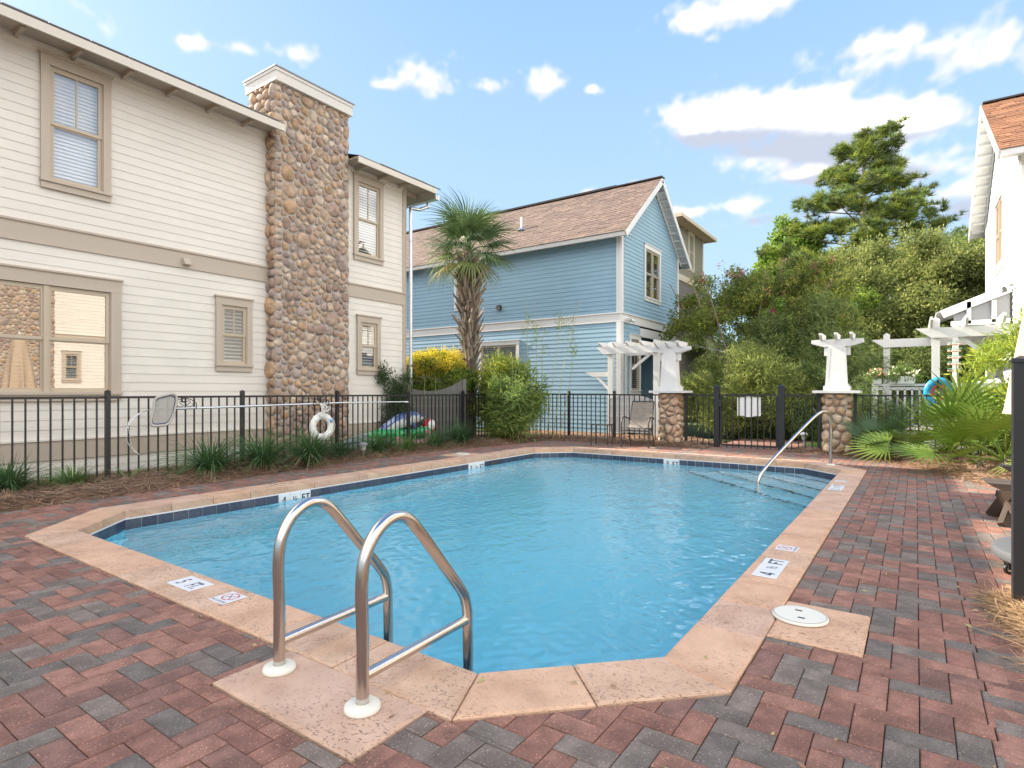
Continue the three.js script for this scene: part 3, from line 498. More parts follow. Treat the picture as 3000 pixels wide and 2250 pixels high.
// ---- the cream house with the stone chimney
const WX = -9.5;
const cream = thing('cream_house', [WX, 0, -5], 0, 'cream lap-sided house with taupe trim and tall river-stone chimney beside the long black fence', 'house');
{
  const w = new Wall(cream, WX, 0, PI / 2), H = cream.position;     // u = -z
  const rel = (x, y, z) => [x - H.x, y - H.y, z - H.z];
  const U0 = -4.2, U1 = 9.33, top = 5.86;
  // [u middle, sill, width, height, options]
  const wins = [[3.075, 4.03, .62, 1.52, { muntin: 1, slatGap: .05, tilt: 1.25, blind: M.blind }], [2.72, 1.19, 1.50, 1.42, { cols: 2, casing: .13, slatGap: .05, tilt: .25, split: .5, blind: std(C(.10, .10, .09), .6), glass: M.glassCoated }], [5.315, 1.66, .44, .98, { muntin: 1, slatGap: .062, tilt: .5, blind: std(C(.5, .52, .52), .5) }], [8.25, 4.05, .60, 1.50, { muntin: 1, slatGap: .055, tilt: .65, blind: std(C(.55, .57, .5), .5) }], [8.255, 1.67, .44, .97, { muntin: 1, slatGap: .06, tilt: .5, blind: std(C(.42, .43, .40), .5) }]];
  wins[1][0] = 2.73;
  const holes = wins.map(([u, v, a, b]) => [u - a / 2 - .05, u + a / 2 + .05, v - .05, v + b + .05]);
  holes.push([6.0, 7.53, -1, 9]);                                    // the chimney
  const lower = [.54, 3.15], upper = [3.42, 5.86];
  w.siding(U0, U1, .02, .28, .125, M.cream, holes); w.siding(U0, U1, .56, 3.15, .1265, M.cream, holes); w.siding(U0, U1, 3.42, 5.80, .128, M.cream, holes);
  for (const [a, b] of [[U0, 5.95], [7.58, U1]]) { w.box('belt_board', b - a, .25, .03, M.taupe, (a + b) / 2, 3.275, .012); w.box('belt_cap', b - a, .03, .055, M.taupe, (a + b) / 2, 3.415, .02); w.box('water_table', b - a, .26, .03, M.taupe, (a + b) / 2, .41, .012); w.box('water_table_cap', b - a, .025, .05, M.cream, (a + b) / 2, .55, .02); w.box('frieze_board', b - a, .1, .02, M.cream, (a + b) / 2, 5.80, .012); }
  w.box('corner_board', .10, 5.8, .03, M.taupe, U1 - .03, 2.95, .014);
  for (const q of wins) w.window(...q);
  // solid walls behind the boards
  mesh('wall', bx(.12, 5.9, 13.5), M.interior, cream, rel(WX - .21, 2.93, -2.565)); mesh('wall', bx(10, 5.9, .15), M.cream, cream, rel(WX - 5.03, 2.93, -9.25)); mesh('wall', bx(10, 5.9, .15), M.cream, cream, rel(WX - 5.03, 2.93, 4.12)); mesh('wall', bx(.15, 5.9, 13.4), M.cream, cream, rel(WX - 10, 2.93, -2.56));
  mesh('wall_sheathing', bx(.06, 5.9, 3.9), M.cream, cream, rel(WX - .06, 2.93, 2.2));
  // vent hood on the belt
  w.put('vent_hood', prism([[0, 0], [.10, 0], [.10, .015], [.03, .11], [0, .11]], .11).rotateY(-PI / 2).translate(.055, 0, 0), M.taupe, 4.52, 3.2, .02);
  // roof: hipped, low, with open rafters and a fascia
  const ex = -9.0, bxx = -20.1, e0 = 4.75, e1 = -9.81, ey = 5.83, rx = -14.55, ry = 7.6;
  const roofM = std(C(.30, .285, .26), .6, { map: shingleGrain });
  const sl = (ry - ey) / (ex - rx), skin = (pts, lift, flip) => { const sh = new THREE.ShapeGeometry(new THREE.Shape(pts.map(([x, , z]) => new THREE.Vector2(x, z)))), q = sh.attributes.position, out = []; for (let k = 0; k < q.count; k++) { const x = q.getX(k), z = q.getY(k), y = min(ey + (ex - x) * sl, ey + (x - bxx) * sl, ey + (e0 - z) * sl, ey + (z - e1) * sl); out.push(...rel(x, y + lift, z)); } const g = geoOf(out, [...sh.index.array]).toNonIndexed(); g.computeVertexNormals(); return g; };
  const planes = [[[ex, 0, e0], [ex, 0, -5.93], [-10.12, 0, -5.93], [-10.12, 0, -7.6], [ex, 0, -7.6], [ex, 0, e1], [rx, 0, e1 + 5.55], [rx, 0, e0 - 5.55]], [[bxx, 0, e1], [bxx, 0, e0], [rx, 0, e0 - 5.55], [rx, 0, e1 + 5.55]], [[ex, 0, e1], [bxx, 0, e1], [rx, 0, e1 + 5.55]], [[ex, 0, e0], [bxx, 0, e0], [rx, 0, e0 - 5.55]]];
  const both = std(C(.30, .285, .26), .6, { side: THREE.DoubleSide });
  for (const q of planes) mesh('roof_slope', merge([skin(q, .04), skin(q, .005)]), both, cream);
  for (const [a, b] of [[e0, -5.95], [-7.58, e1]]) mesh('drip_edge', bx(.012, .04, a - b), roofM, cream, rel(ex + .004, ey + .02, (a + b) / 2));
  // wavy lower edge of the roofing
  for (let z = e0; z > e1 + .2; z -= .46) if (!(z < -5.7 && z > -7.75)) mesh('roofing_edge', new THREE.CylinderGeometry(.02, .02, .45, 8, 1, false, 0, PI).rotateZ(PI / 2).rotateY(PI / 2).scale(1, .7 + .5 * hash(floor(z * 7), 3), 1), roofM, cream, rel(ex + .005, ey + .03, z - .23));
  const fas = std(C(.70, .64, .54), .55, { map: paintMap });
  for (const [a, b] of [[e0, -5.95], [-7.56, e1]]) { mesh('fascia_board', bx(.03, .115, a - b), fas, cream, rel(ex + .016, ey - .055, (a + b) / 2)); mesh('soffit', bx(.52, .02, a - b), M.taupe, cream, rel(ex - .26, ey + .0, (a + b) / 2)); }
  mesh('fascia_board', bx(11.1, .115, .03), fas, cream, rel((ex + bxx) / 2, ey - .055, e1 - .016)); mesh('soffit', bx(11.0, .02, .5), M.taupe, cream, rel((ex + bxx) / 2, ey - .002, e1 + .25));
  for (let z = 4.3; z > -9.6; z -= .61) if (!(z < -5.85 && z > -7.65)) mesh('rafter_tail', bx(.36, .07, .04), M.taupe, cream, rel(ex - .31, ey - .045, z));
  for (let x = -9.6; x > -13; x -= .61) mesh('rafter_tail', bx(.045, .10, .44), M.taupe, cream, rel(x, ey - .065, e1 + .24));
  // gutter on the end eave and its downspout
  const gut = mesh('gutter', prism([[-.06, -.05], [.055, -.05], [.075, .06], [.068, .06], [.05, -.04], [-.055, -.04], [-.055, .06], [-.06, .06]], 10.6).rotateY(-PI / 2).translate(0, 0, 0), M.galv, cream, rel(ex + .0, ey - .17, e1 - .07));
  gut.rotation.y = PI; gut.position.x = rel(ex - 10.6, 0, 0)[0]; gut.rotation.y = 0; gut.geometry.computeBoundingBox(); gut.position.x += -gut.geometry.boundingBox.min.x - 0;
  mesh('downspout', limb([rel(-9.30, 5.62, e1 - .07), rel(-9.31, 5.50, e1 - .07), rel(-9.40, 5.40, e1 + .12), rel(-9.40, 5.36, -9.41), rel(-9.40, 5.2, -9.415), rel(-9.40, .1, -9.415)], [.042, .042, .042, .042, .042, .042], 10), M.galv, cream);
  for (const y of [4.6, 2.4]) mesh('downspout_strap', new THREE.TorusGeometry(.045, .006, 5, 14).rotateX(PI / 2), M.galv, cream, rel(-9.40, y, -9.415));
  // chimney
  const fx = -9.28, za = -5.94, zb = -7.58, ch = 6.70;
  const ck = mesh('chimney', bx(.86, ch, za - zb - .05), M.mortar, cream, rel(fx - .438, ch / 2, (za + zb) / 2));
  const cw = (f) => (u, v, h) => f(u, v, h);
  const front = stoneField(za - zb, ch, 520, 12, false, .13);
  const R = rngOf(4), list = [];
  const bulge = (u) => .025 * (sstep(0, .1, u) * sstep(0, .1, za - zb - u) - 1);
  for (const p of front) list.push([abs(polyArea(p)), stoneShape(p, .046, (u, v, h) => [fx - .018 + h + bulge(u) - ck.position.x - H.x, v - ck.position.y - H.y, za - u - ck.position.z - H.z], .008, R)]);
  const sideW = .78, side = stoneField(sideW, ch, 150, 18);
  for (const p of side) list.push([abs(polyArea(p)) * .35, stoneShape(p, .06, (u, v, h) => [fx - sideW + u - .02 - ck.position.x - H.x, v - ck.position.y - H.y, za - .025 + h - ck.position.z - H.z], .008, R)]);
  const side2 = stoneField(sideW, ch, 110, 28);
  for (const p of side2) list.push([abs(polyArea(p)) * .1, stoneShape(p, .06, (u, v, h) => [fx - u - .02 - ck.position.x - H.x, v - ck.position.y - H.y, zb + .025 - h - ck.position.z - H.z], .008, R)]);
  list.sort((a, b) => b[0] - a[0]);
  const rest = stoneMats.map(() => []);
  list.forEach(([, g], k) => { const q = R(); if (k < 300) stoneMesh(g, q, ck); else rest[floor(q * stoneMats.length)].push(g); });
  rest.forEach((a, k) => { if (a.length) { const o = mesh('stone', merge(a), stoneMats[k], ck); o.userData.kind = 'stuff'; } });
  mesh('chimney_cap', merge([bx(.97, .17, za - zb + .05, 0, 0, 0), bx(1.0, .055, za - zb + .08, 0, .11, 0)]), std(C(.72, .68, .62), .6, { map: paintMap }), ck, [.03, ch / 2 + .075, 0]);
  mesh('cap_flashing', bx(1.03, .022, za - zb + .11), std(C(.24, .25, .26), .5, { metalness: .3 }), ck, [.03, ch / 2 + .224, 0]);
}
// its twin across the pool, out of frame to the right: what the big window mirrors
{
  const t = cream.clone(); t.name = 'cream_house'; t.rotation.y = PI; t.position.set(8, 0, -8.9);
  add(t, 'cream house with a stone chimney seen mirrored in the large ground-floor window', 'house');
}

// ---- the blue house
const blueH = thing('blue_house', [-6.8, 0, -17.4], 0, 'pale blue two-storey lap-sided house with white trim and brown shingle roof behind the palm tree', 'house');
{
  const H = blueH.position, rel = (x, y, z) => [x - H.x, y - H.y, z - H.z];
  const GX = -6.8, ZF = -15.05, ZB = -19.8, XB = -21, eave = 5.84;
  const wf = new Wall(blueH, 0, ZF, 0), wg = new Wall(blueH, GX, 0, PI / 2);   // u = x ; u = -z
  const wt = { trim: M.white, sash: std(C(.40, .34, .27), .5), blind: M.blindDark };
  const fw = [[-12.5, 4.06, .66, 1.52, { ...wt, muntin: 1, blind: M.blind }], [-11.05, 1.30, 1.42, 1.38, { ...wt, cols: 2, tilt: .3 }]];
  const gw = [[17.38, 4.10, 1.16, 1.48, { ...wt, cols: 2, tilt: .3 }], [15.995, 1.24, .60, 1.48, { ...wt, muntin: 1, tilt: .35 }]];
  const hole = ([u, v, a, b]) => [u - a / 2 - .05, u + a / 2 + .05, v - .05, v + b + .05];
  wf.siding(XB, GX - .07, .02, 3.15, .124, M.blue, fw.map(hole)); wf.siding(XB, GX - .07, 3.42, 5.80, .124, M.blue, fw.map(hole));
  wg.siding(15.12, 16.40, .02, 3.15, .124, M.blue, gw.map(hole)); wg.siding(15.12, 19.72, 3.42, eave, .118, M.blue, gw.map(hole));
  const ridgeU = 17.42, ridgeY = 7.72, slope = (ridgeY - eave) / (ridgeU - 15.05);
  wg.siding(15.05, 19.8, eave, ridgeY - .12, .118, M.blue, [], (v) => { const d = (v - eave) / slope; return [15.05 + d, 19.79 - d]; });
  for (const q of fw) wf.window(...q); for (const q of gw) wg.window(...q);
  wf.box('belt_board', GX - XB, .24, .035, M.white, (GX + XB) / 2 + .0, 3.285, .014); wf.box('belt_cap', GX - XB, .03, .07, M.white, (GX + XB) / 2 + .01, 3.42, .03);
  wg.box('belt_board', 4.75, .24, .035, M.white, 17.425, 3.285, .014); wg.box('belt_cap', 4.75, .03, .07, M.white, 17.425, 3.42, .03);
  wf.box('corner_board', .13, 2.42, .035, M.white, GX - .06, 4.62, .016); wg.box('corner_board', .13, 2.42, .035, M.white, 15.10, 4.62, .016); wg.box('corner_board', .12, 2.35, .035, M.white, 19.74, 4.62, .016);
  wf.box('corner_board', .13, 3.14, .035, M.white, GX - .06, 1.59, .016); wg.box('corner_board', .13, 3.14, .035, M.white, 15.10, 1.59, .016);
  // solid walls
  mesh('wall', bx(GX - XB, 5.84, .1), M.interior, blueH, rel((GX + XB) / 2 - .1, 2.92, ZF - .21)); mesh('wall', bx(GX - XB, 5.84, .12), M.blue, blueH, rel((GX + XB) / 2, 2.92, ZB + .06)); mesh('wall', bx(.12, 5.84, 4.7), M.blue, blueH, rel(XB, 2.92, -17.42));
  wg.put('gable_wall', prism([[15.08, 3.15], [19.77, 3.15], [19.77, eave], [17.42, ridgeY - .02], [15.08, eave]], .05), M.blue, 0, 0, -.2); blueH.children.at(-1).material = M.interior;
  wg.put('gable_wall', prism([[15.3, eave], [19.5, eave], [17.42, ridgeY - .06]], .05), M.blue, 0, 0, -.06);
  mesh('wall', bx(.1, 3.15, 1.3), M.interior, blueH, rel(GX - .21, 1.57, -15.72));
  wg.put('wall_sheathing', prism([[15.1, .0], [15.6, 0], [15.6, 3.1], [15.1, 3.1]], .03), M.blue, 0, 0, -.06);
  // the recessed porch under the gable
  mesh('porch_wall', bx(1.7, 3.2, .08), M.blue, blueH, rel(GX - .9, 1.6, -16.44)); mesh('porch_wall', bx(.08, 3.2, 3.4), M.blue, blueH, rel(GX - 1.75, 1.6, -18.1)); mesh('porch_ceiling', bx(1.7, .06, 3.4), M.white, blueH, rel(GX - .9, 3.1, -18.1)); mesh('porch_beam', bx(.14, .26, 3.36), M.white, blueH, rel(GX - .06, 2.98, -18.1));
  const door = mesh('door', bx(.06, 2.1, 1.7), std(C(.07, .075, .085), .4), blueH, rel(GX - 1.69, 1.1, -17.7)); for (const z of [-.42, .42]) mesh('door_pane', bx(.01, 1.7, .62), std(C(.02, .025, .03), .05), door, [.036, .05, z]);
  mesh('porch_post', bx(.16, 2.9, .16), M.white, blueH, rel(GX - .1, 1.45, -19.68));
  // roof
  const zo0 = -14.68, zo1 = -20.22, gx = -6.5, edgeY = 5.60, rZ = -17.45, rY = 7.86, L = hypot(rZ - zo0, rY - edgeY), ang = atan2(rY - edgeY, zo0 - rZ);
  const deck = std(C(.24, .2, .17), .9);
  const pitch = (z0, s) => mesh('roof_slope', bx(gx - XB + .4, .05, L), deck, blueH, rel((gx + XB - .4) / 2, (edgeY + rY) / 2 - .03, (z0 + rZ) / 2), [s * ang, 0, 0]);
  pitch(zo0, 1); pitch(zo1, -1);
  const cols = [[.235, .165, .13], [.215, .15, .12], [.255, .18, .14], [.20, .14, .115]];
  shingles(blueH, [XB - .4, edgeY, zo0 + .02], [1, 0, 0], gx - XB + .43, [0, rY - edgeY, rZ - zo0], L, cols, 91);
  shingles(blueH, [XB - .4, edgeY, zo1 - .02], [1, 0, 0], gx - XB + .43, [0, rY - edgeY, rZ - zo1], L, cols, 92);
  mesh('ridge_cap', bx(gx - XB + .3, .035, .26), std(C(.07, .055, .05), .9), blueH, rel((gx + XB) / 2 - .1, rY + .025, rZ)); mesh('ridge_vent', bx(gx - XB - 1.4, .05, .2), std(C(.04, .035, .035), .9), blueH, rel((gx + XB) / 2 - .8, rY + .05, rZ));
  mesh('fascia_board', bx(gx - XB + .4, .13, .03), std(C(.52, .5, .48), .6), blueH, rel((gx + XB - .4) / 2, edgeY - .06, zo0 + .015)); mesh('soffit', bx(gx - XB, .02, .36), M.white, blueH, rel((gx + XB) / 2, edgeY - .03, zo0 - .18));
  for (const [z0, s] of [[zo0, 1], [zo1, -1]]) {
    mesh('rake_board', bx(.035, .17, L + .03), M.white, blueH, rel(gx + .02, (edgeY + rY) / 2 - .075, (z0 + rZ) / 2), [s * ang, 0, 0]);
    mesh('rake_soffit', bx(.3, .02, L), M.white, blueH, rel(gx - .15, (edgeY + rY) / 2 - .065, (z0 + rZ) / 2), [s * ang, 0, 0]);
    mesh('frieze_board', bx(.03, .12, L - .5), M.white, blueH, rel(GX + .035, (edgeY + rY) / 2 - .14, (z0 + rZ) / 2), [s * ang, 0, 0]);
    for (let k = 1; k < 11; k++) { const t = k / 11; mesh('lookout', bx(.28, .09, .045), M.white, blueH, rel(gx - .15, lerp(edgeY, rY, t) - .125, lerp(z0, rZ, t)), [s * ang, 0, 0]); }
  }
  // vents and lamps
  wf.put('dryer_vent', prism([[0, 0], [.12, 0], [.05, .15], [0, .15]], .16).rotateY(-PI / 2).translate(.08, 0, 0), std(C(.045, .035, .032), .6), -11.02, 3.84, .015);
  mesh('vent_pipe', limb([rel(-10.64, 6.35, -15.75), rel(-10.64, 6.92, -15.75)], [.045, .045], 10), M.galv, blueH); mesh('pipe_boot', new THREE.ConeGeometry(.13, .14, 10), M.galv, blueH, rel(-10.64, 6.58, -15.75));
  for (const u of [15.35, 19.72]) { const f = wg.put('flood_light', new THREE.CylinderGeometry(.055, .06, .05, 12).rotateX(PI / 2), M.whitePlain, u, 3.27, .05); for (const s of [-1, 1]) mesh('lamp_head', new THREE.LatheGeometry([[0, 0], [.035, .0], [.04, .06], [.062, .12], [.058, .13], [0, .125]].map(([a, b]) => new THREE.Vector2(a, b)), 14), M.alu, f, [s * .07, -.02, .06], [1.9, 0, s * -.5]); }
}

// ---- the taller grey and beige house behind it
const greyH = thing('grey_house', [-8, 0, -25], 0, 'tall house, beige shingles over dark grey siding, half hidden behind the blue house', 'house');
{
  const H = greyH.position, rel = (x, y, z) => [x - H.x, y - H.y, z - H.z], wg = new Wall(greyH, -8, 0, PI / 2), wf = new Wall(greyH, 0, -22.6, 0);
  mesh('wall', bx(6, 8.1, 4), M.beigeHouse, greyH, rel(-11.06, 4.05, -24.6)); mesh('wall', bx(6, 5.8, 5.5), M.greyHouse, greyH, rel(-11.08, 2.9, -25.3));
  wg.siding(22.6, 28.02, .1, 5.8, .15, M.greyHouse);
  wg.box('belt_board', 4.1, .25, .05, std(C(.6, .52, .4), .6), 24.62, 5.92, .03);
  // scalloped shingle courses
  for (let r = 0; r < 11; r++) { const s = new THREE.Shape(); const v0 = 6.05 + r * .185; s.moveTo(22.6, v0 + .2); s.lineTo(22.6, v0); for (let u = 22.6; u < 26.58; u += .13) { const d = .018 * sin(u * 9 + r * 1.7); s.lineTo(u + .13, v0 + d); } s.lineTo(26.6, v0 + .2); wg.put('shingle_course', new THREE.ExtrudeGeometry(s, { depth: .012 + .004 * (r % 2), bevelEnabled: false }), M.beigeHouse, 0, 0, .004 + .001 * (r % 3)); }
  wg.window(24.93, 6.52, .6, 1.42, { trim: std(C(.62, .55, .43), .6), sash: std(C(.5, .42, .32), .5), blind: M.blindDark });
  wg.box('corner_board', .1, 2.2, .04, std(C(.62, .55, .43), .6), 26.56, 7.0, .03);
  const e = std(C(.62, .52, .38), .6), z0 = -22.3, z1 = -27.1, x1 = -7.5, x0 = -14;
  mesh('fascia_board', bx(.04, .14, z0 - z1), e, greyH, rel(x1, 8.14, (z0 + z1) / 2)); mesh('fascia_board', bx(x1 - x0, .14, .04), e, greyH, rel((x0 + x1) / 2, 8.14, z1)); mesh('fascia_board', bx(x1 - x0, .14, .04), e, greyH, rel((x0 + x1) / 2, 8.14, z0)); mesh('soffit', bx(x1 - x0, .03, z0 - z1), e, greyH, rel((x0 + x1) / 2, 8.16, (z0 + z1) / 2));
  for (let z = z0 - .3; z > z1; z -= .4) mesh('rafter_tail', bx(.46, .1, .05), e, greyH, rel(x1 - .25, 8.1, z));
  const p = [[x1, 8.22, z0], [x1, 8.22, z1], [x0, 8.22, z1], [x0, 8.22, z0], [-10.7, 9.0, -24.6], [-10.8, 9.0, -24.8]].map((q) => rel(...q)); const g = geoOf(p.flat(), [0, 1, 4, 1, 5, 4, 1, 2, 5, 2, 3, 5, 3, 4, 5, 3, 0, 4]).toNonIndexed(); g.computeVertexNormals(); mesh('roof', g, std(C(.12, .115, .11), .9, { side: THREE.DoubleSide }), greyH);
  mesh('porch_roof', bx(2.0, .06, 4), std(C(.5, .52, .55), .4, { metalness: .4 }), greyH, rel(-7.1, 3.0, -25.8), [0, 0, -.25]);
}

// ---- the white house on the right
const whiteH = thing('white_house', [1.6, 0, -17.3], 0, 'sunlit white two-storey house with orange-brown shingle roof and open rake eaves, by the white pergola', 'house');
{
  const H = whiteH.position, rel = (x, y, z) => [x - H.x, y - H.y, z - H.z], wg = new Wall(whiteH, 1.6, 0, -PI / 2), wf = new Wall(whiteH, 0, -14.21, 0);   // u = z ; u = x
  const eave = 5.82, rZ = -17.33, rY = 7.75, slope = (rY - eave) / 3.115;
  const gw = [[-17.3, 4.10, 1.42, 1.5, { trim: M.whiteHouse, sash: std(C(.45, .36, .26), .5), blind: M.blindDark, cols: 2, tilt: .4 }]];
  const hole = ([u, v, a, b]) => [u - a / 2 - .05, u + a / 2 + .05, v - .05, v + b + .05];
  wg.siding(-20.4, -14.27, .02, eave, .128, M.whiteHouse, gw.map(hole)); wg.siding(-20.44, -14.21, eave, rY - .1, .128, M.whiteHouse, [], (v) => { const d = (v - eave) / slope; return [-20.44 + d, -14.21 - d]; });
  wf.siding(1.66, 10, .02, eave, .128, M.whiteHouse);
  for (const q of gw) wg.window(...q);
  wg.box('corner_board', .11, 5.8, .035, M.whiteHouse, -14.27, 2.9, .016); wf.box('corner_board', .11, 5.8, .035, M.whiteHouse, 1.655, 2.9, .016); wg.box('corner_board', .11, 5.8, .035, M.whiteHouse, -20.4, 2.9, .016);
  mesh('wall', bx(.08, 5.8, 6.1), M.interior, whiteH, rel(1.6 + .21, 2.9, -17.33)); mesh('wall', bx(8.4, 5.8, .1), M.whiteHouse, whiteH, rel(5.9, 2.9, -14.32)); mesh('wall', bx(8.4, 5.8, .1), M.whiteHouse, whiteH, rel(5.9, 2.9, -20.35)); mesh('wall', bx(.1, 5.8, 6), M.whiteHouse, whiteH, rel(10.1, 2.9, -17.33));
  wg.put('gable_wall', prism([[-20.3, eave - .02], [-14.35, eave - .02], [-17.33, rY - .04]], .05), M.whiteHouse, 0, 0, -.07);
  const zo0 = -13.78, zo1 = -21.0, gx = 1.27, edgeY = 5.62, L = hypot(rZ - zo0, rY + .12 - edgeY), rT = rY + .12, ang = atan2(rT - edgeY, zo0 - rZ);
  const deck = std(C(.3, .2, .13), .9);
  for (const [z0, s, LL] of [[zo0, 1, L], [zo1, -1, hypot(rZ - zo1, rT - edgeY)]]) {
    const an = atan2(rT - edgeY, abs(z0 - rZ));
    mesh('roof_slope', bx(9.4, .05, LL), deck, whiteH, rel(gx + 4.7, (edgeY + rT) / 2 - .03, (z0 + rZ) / 2), [s * an, 0, 0]);
    mesh('rake_board', bx(.035, .17, LL + .03), M.whiteHouse, whiteH, rel(gx - .02, (edgeY + rT) / 2 - .075, (z0 + rZ) / 2), [s * an, 0, 0]);
    mesh('rake_soffit', bx(.33, .02, LL), M.whiteHouse, whiteH, rel(gx + .165, (edgeY + rT) / 2 - .065, (z0 + rZ) / 2), [s * an, 0, 0]);
    mesh('frieze_board', bx(.03, .12, LL - .5), M.whiteHouse, whiteH, rel(1.565, (edgeY + rT) / 2 - .14, (z0 + rZ) / 2), [s * an, 0, 0]);
    for (let k = 1; k < 13; k++) { const t = k / 13; mesh('lookout', bx(.29, .09, .045), M.whiteHouse, whiteH, rel(gx + .16, lerp(edgeY, rT, t) - .125, lerp(z0, rZ, t)), [s * an, 0, 0]); }
  }
  const cols = [[.36, .165, .08], [.33, .15, .072], [.40, .19, .095], [.29, .13, .065]];
  shingles(whiteH, [gx - .03, edgeY, zo0 + .02], [1, 0, 0], 6, [0, rT - edgeY, rZ - zo0], L, cols, 95); shingles(whiteH, [gx - .03, edgeY, zo1 - .02], [1, 0, 0], 6, [0, rT - edgeY, rZ - zo1], hypot(rZ - zo1, rT - edgeY), cols, 96);
  mesh('ridge_cap', bx(9.3, .035, .26), std(C(.07, .055, .05), .9), whiteH, rel(gx + 4.65, rT + .025, rZ)); mesh('fascia_board', bx(9.4, .13, .03), M.whiteHouse, whiteH, rel(gx + 4.7, edgeY - .06, zo0 + .015)); mesh('soffit', bx(9.3, .02, .4), M.whiteHouse, whiteH, rel(gx + 4.7, edgeY - .03, zo0 - .2));
  const f = wg.put('flood_light', new THREE.CylinderGeometry(.055, .06, .05, 12).rotateX(PI / 2), M.whitePlain, -14.5, 3.2, .05); for (const s of [-1, 1]) mesh('lamp_head', new THREE.LatheGeometry([[0, 0], [.035, .0], [.04, .06], [.062, .12], [.058, .13], [0, .125]].map(([a, b]) => new THREE.Vector2(a, b)), 14), M.alu, f, [s * .07, -.02, .06], [1.9, 0, s * -.5]);
}
// ------------------------------------------------------------------ fences and pillars
const postGeo = box(.056, 1.3, .056), capGeo = new THREE.ConeGeometry(.046, .025, 4).rotateY(PI / 4), picketGeo = box(.018, 1.12, .018);
// a run of fence from a to b (x, z): posts at the given distances, pickets between
function fenceRun(label, a, b, posts, o = {}) {
  const L = hypot(b[0] - a[0], b[1] - a[1]), turn = atan2(-(b[1] - a[1]), b[0] - a[0]), f = thing('metal_fence', [a[0], 0, a[1]], turn, label, 'fence'), big = o.big ?? [];
  posts.forEach((d, k) => { const p = mesh('post', postGeo, M.blackMetal, f, [d, .555, 0]); mesh('post_cap', capGeo, M.blackMetal, p, [0, .66, 0]); });
  const stops = o.stops ?? [0, ...posts, L];
  mesh('top_rail', bx(L - (o.trim ?? .02), .032, .027), M.blackMetal, f, [L / 2, 1.122, 0]);
  mesh('bottom_rail', bx(L - (o.trim ?? .02), .028, .025), M.blackMetal, f, [L / 2, .05, 0]);
  const cuts = [...new Set([0, ...posts, L])].sort((p, q) => p - q);
  for (let k = 0; k < cuts.length - 1; k++) { const s = cuts[k + 1] - cuts[k]; if (s < .15) continue; const n = Math.round(s / .122) - 1; for (let j = 1; j <= n; j++) mesh('picket', picketGeo, M.blackMetal, f, [cuts[k] + s * j / (n + 1), .562, 0]); }
  return f;
}
fenceRun('long black picket fence along the cream house, carrying a life ring and net pole', [-8.7, -.5], [-8.7, -12.8], [.83, 2.66, 4.51, 6.33, 8.14, 9.92, 12.3]);
fenceRun('black picket fence behind the bamboo and the tan sling chair', [-8.64, -12.8], [-4.8, -12.8], [1.44, 2.69]);
fenceRun('short black fence piece between stone pillar and gate post', [-4.3, -12.8], [-3.58, -12.8], [.09]);
fenceRun('short black fence piece between gate and stone pillar by the saw palmetto', [-2.18, -12.8], [-1.5, -12.8], [.62]);
fenceRun('black picket fence behind the saw palmettos', [-1.0, -12.8], [2.9, -12.8], [.05, 1.9, 3.8]);
{ // gate
  const g = thing('gate', [-2.89, 0, -12.8], 0, 'black picket gate with a blank white sign on its far side', 'gate');
  for (const s of [-1, 1]) { const p = mesh('gate_post', box(.11, 1.36, .11), M.blackMetal, g, [s * .645, .62, 0]); mesh('post_cap', new THREE.ConeGeometry(.095, .05, 4).rotateY(PI / 4), M.blackMetal, p, [0, .705, 0]); mesh('stile', box(.04, 1.06, .035), M.blackMetal, g, [s * .56, .585, 0]); }
  mesh('top_rail', box(1.1, .034, .03), M.blackMetal, g, [0, 1.125, 0]); mesh('bottom_rail', box(1.1, .034, .03), M.blackMetal, g, [0, .055, 0]);
  for (let k = 1; k < 9; k++) mesh('picket', picketGeo, M.blackMetal, g, [-.56 + 1.12 * k / 9, .562, 0]);
  mesh('latch', box(.06, .16, .07), M.blackMetal, g, [-.57, .95, .02]);
  for (const y of [.3, .9]) mesh('hinge', box(.05, .1, .06), M.blackMetal, g, [.59, y, 0]);
}
{ const s = new THREE.Shape(); s.moveTo(-.235, -.2); s.lineTo(-.115, -.2); s.quadraticCurveTo(0, -.25, .12, -.2); s.lineTo(.235, -.2); s.lineTo(.235, .19); s.lineTo(.12, .19); s.quadraticCurveTo(0, .24, -.115, .19); s.lineTo(-.235, .19);
  const o = mesh('gate_sign', new THREE.ExtrudeGeometry(s, { depth: .012, bevelEnabled: false }), M.whitePlain, null, [-2.885, .885, -12.835]); add(o, 'blank white sign with curved middle fixed to the far side of the gate', 'sign'); }

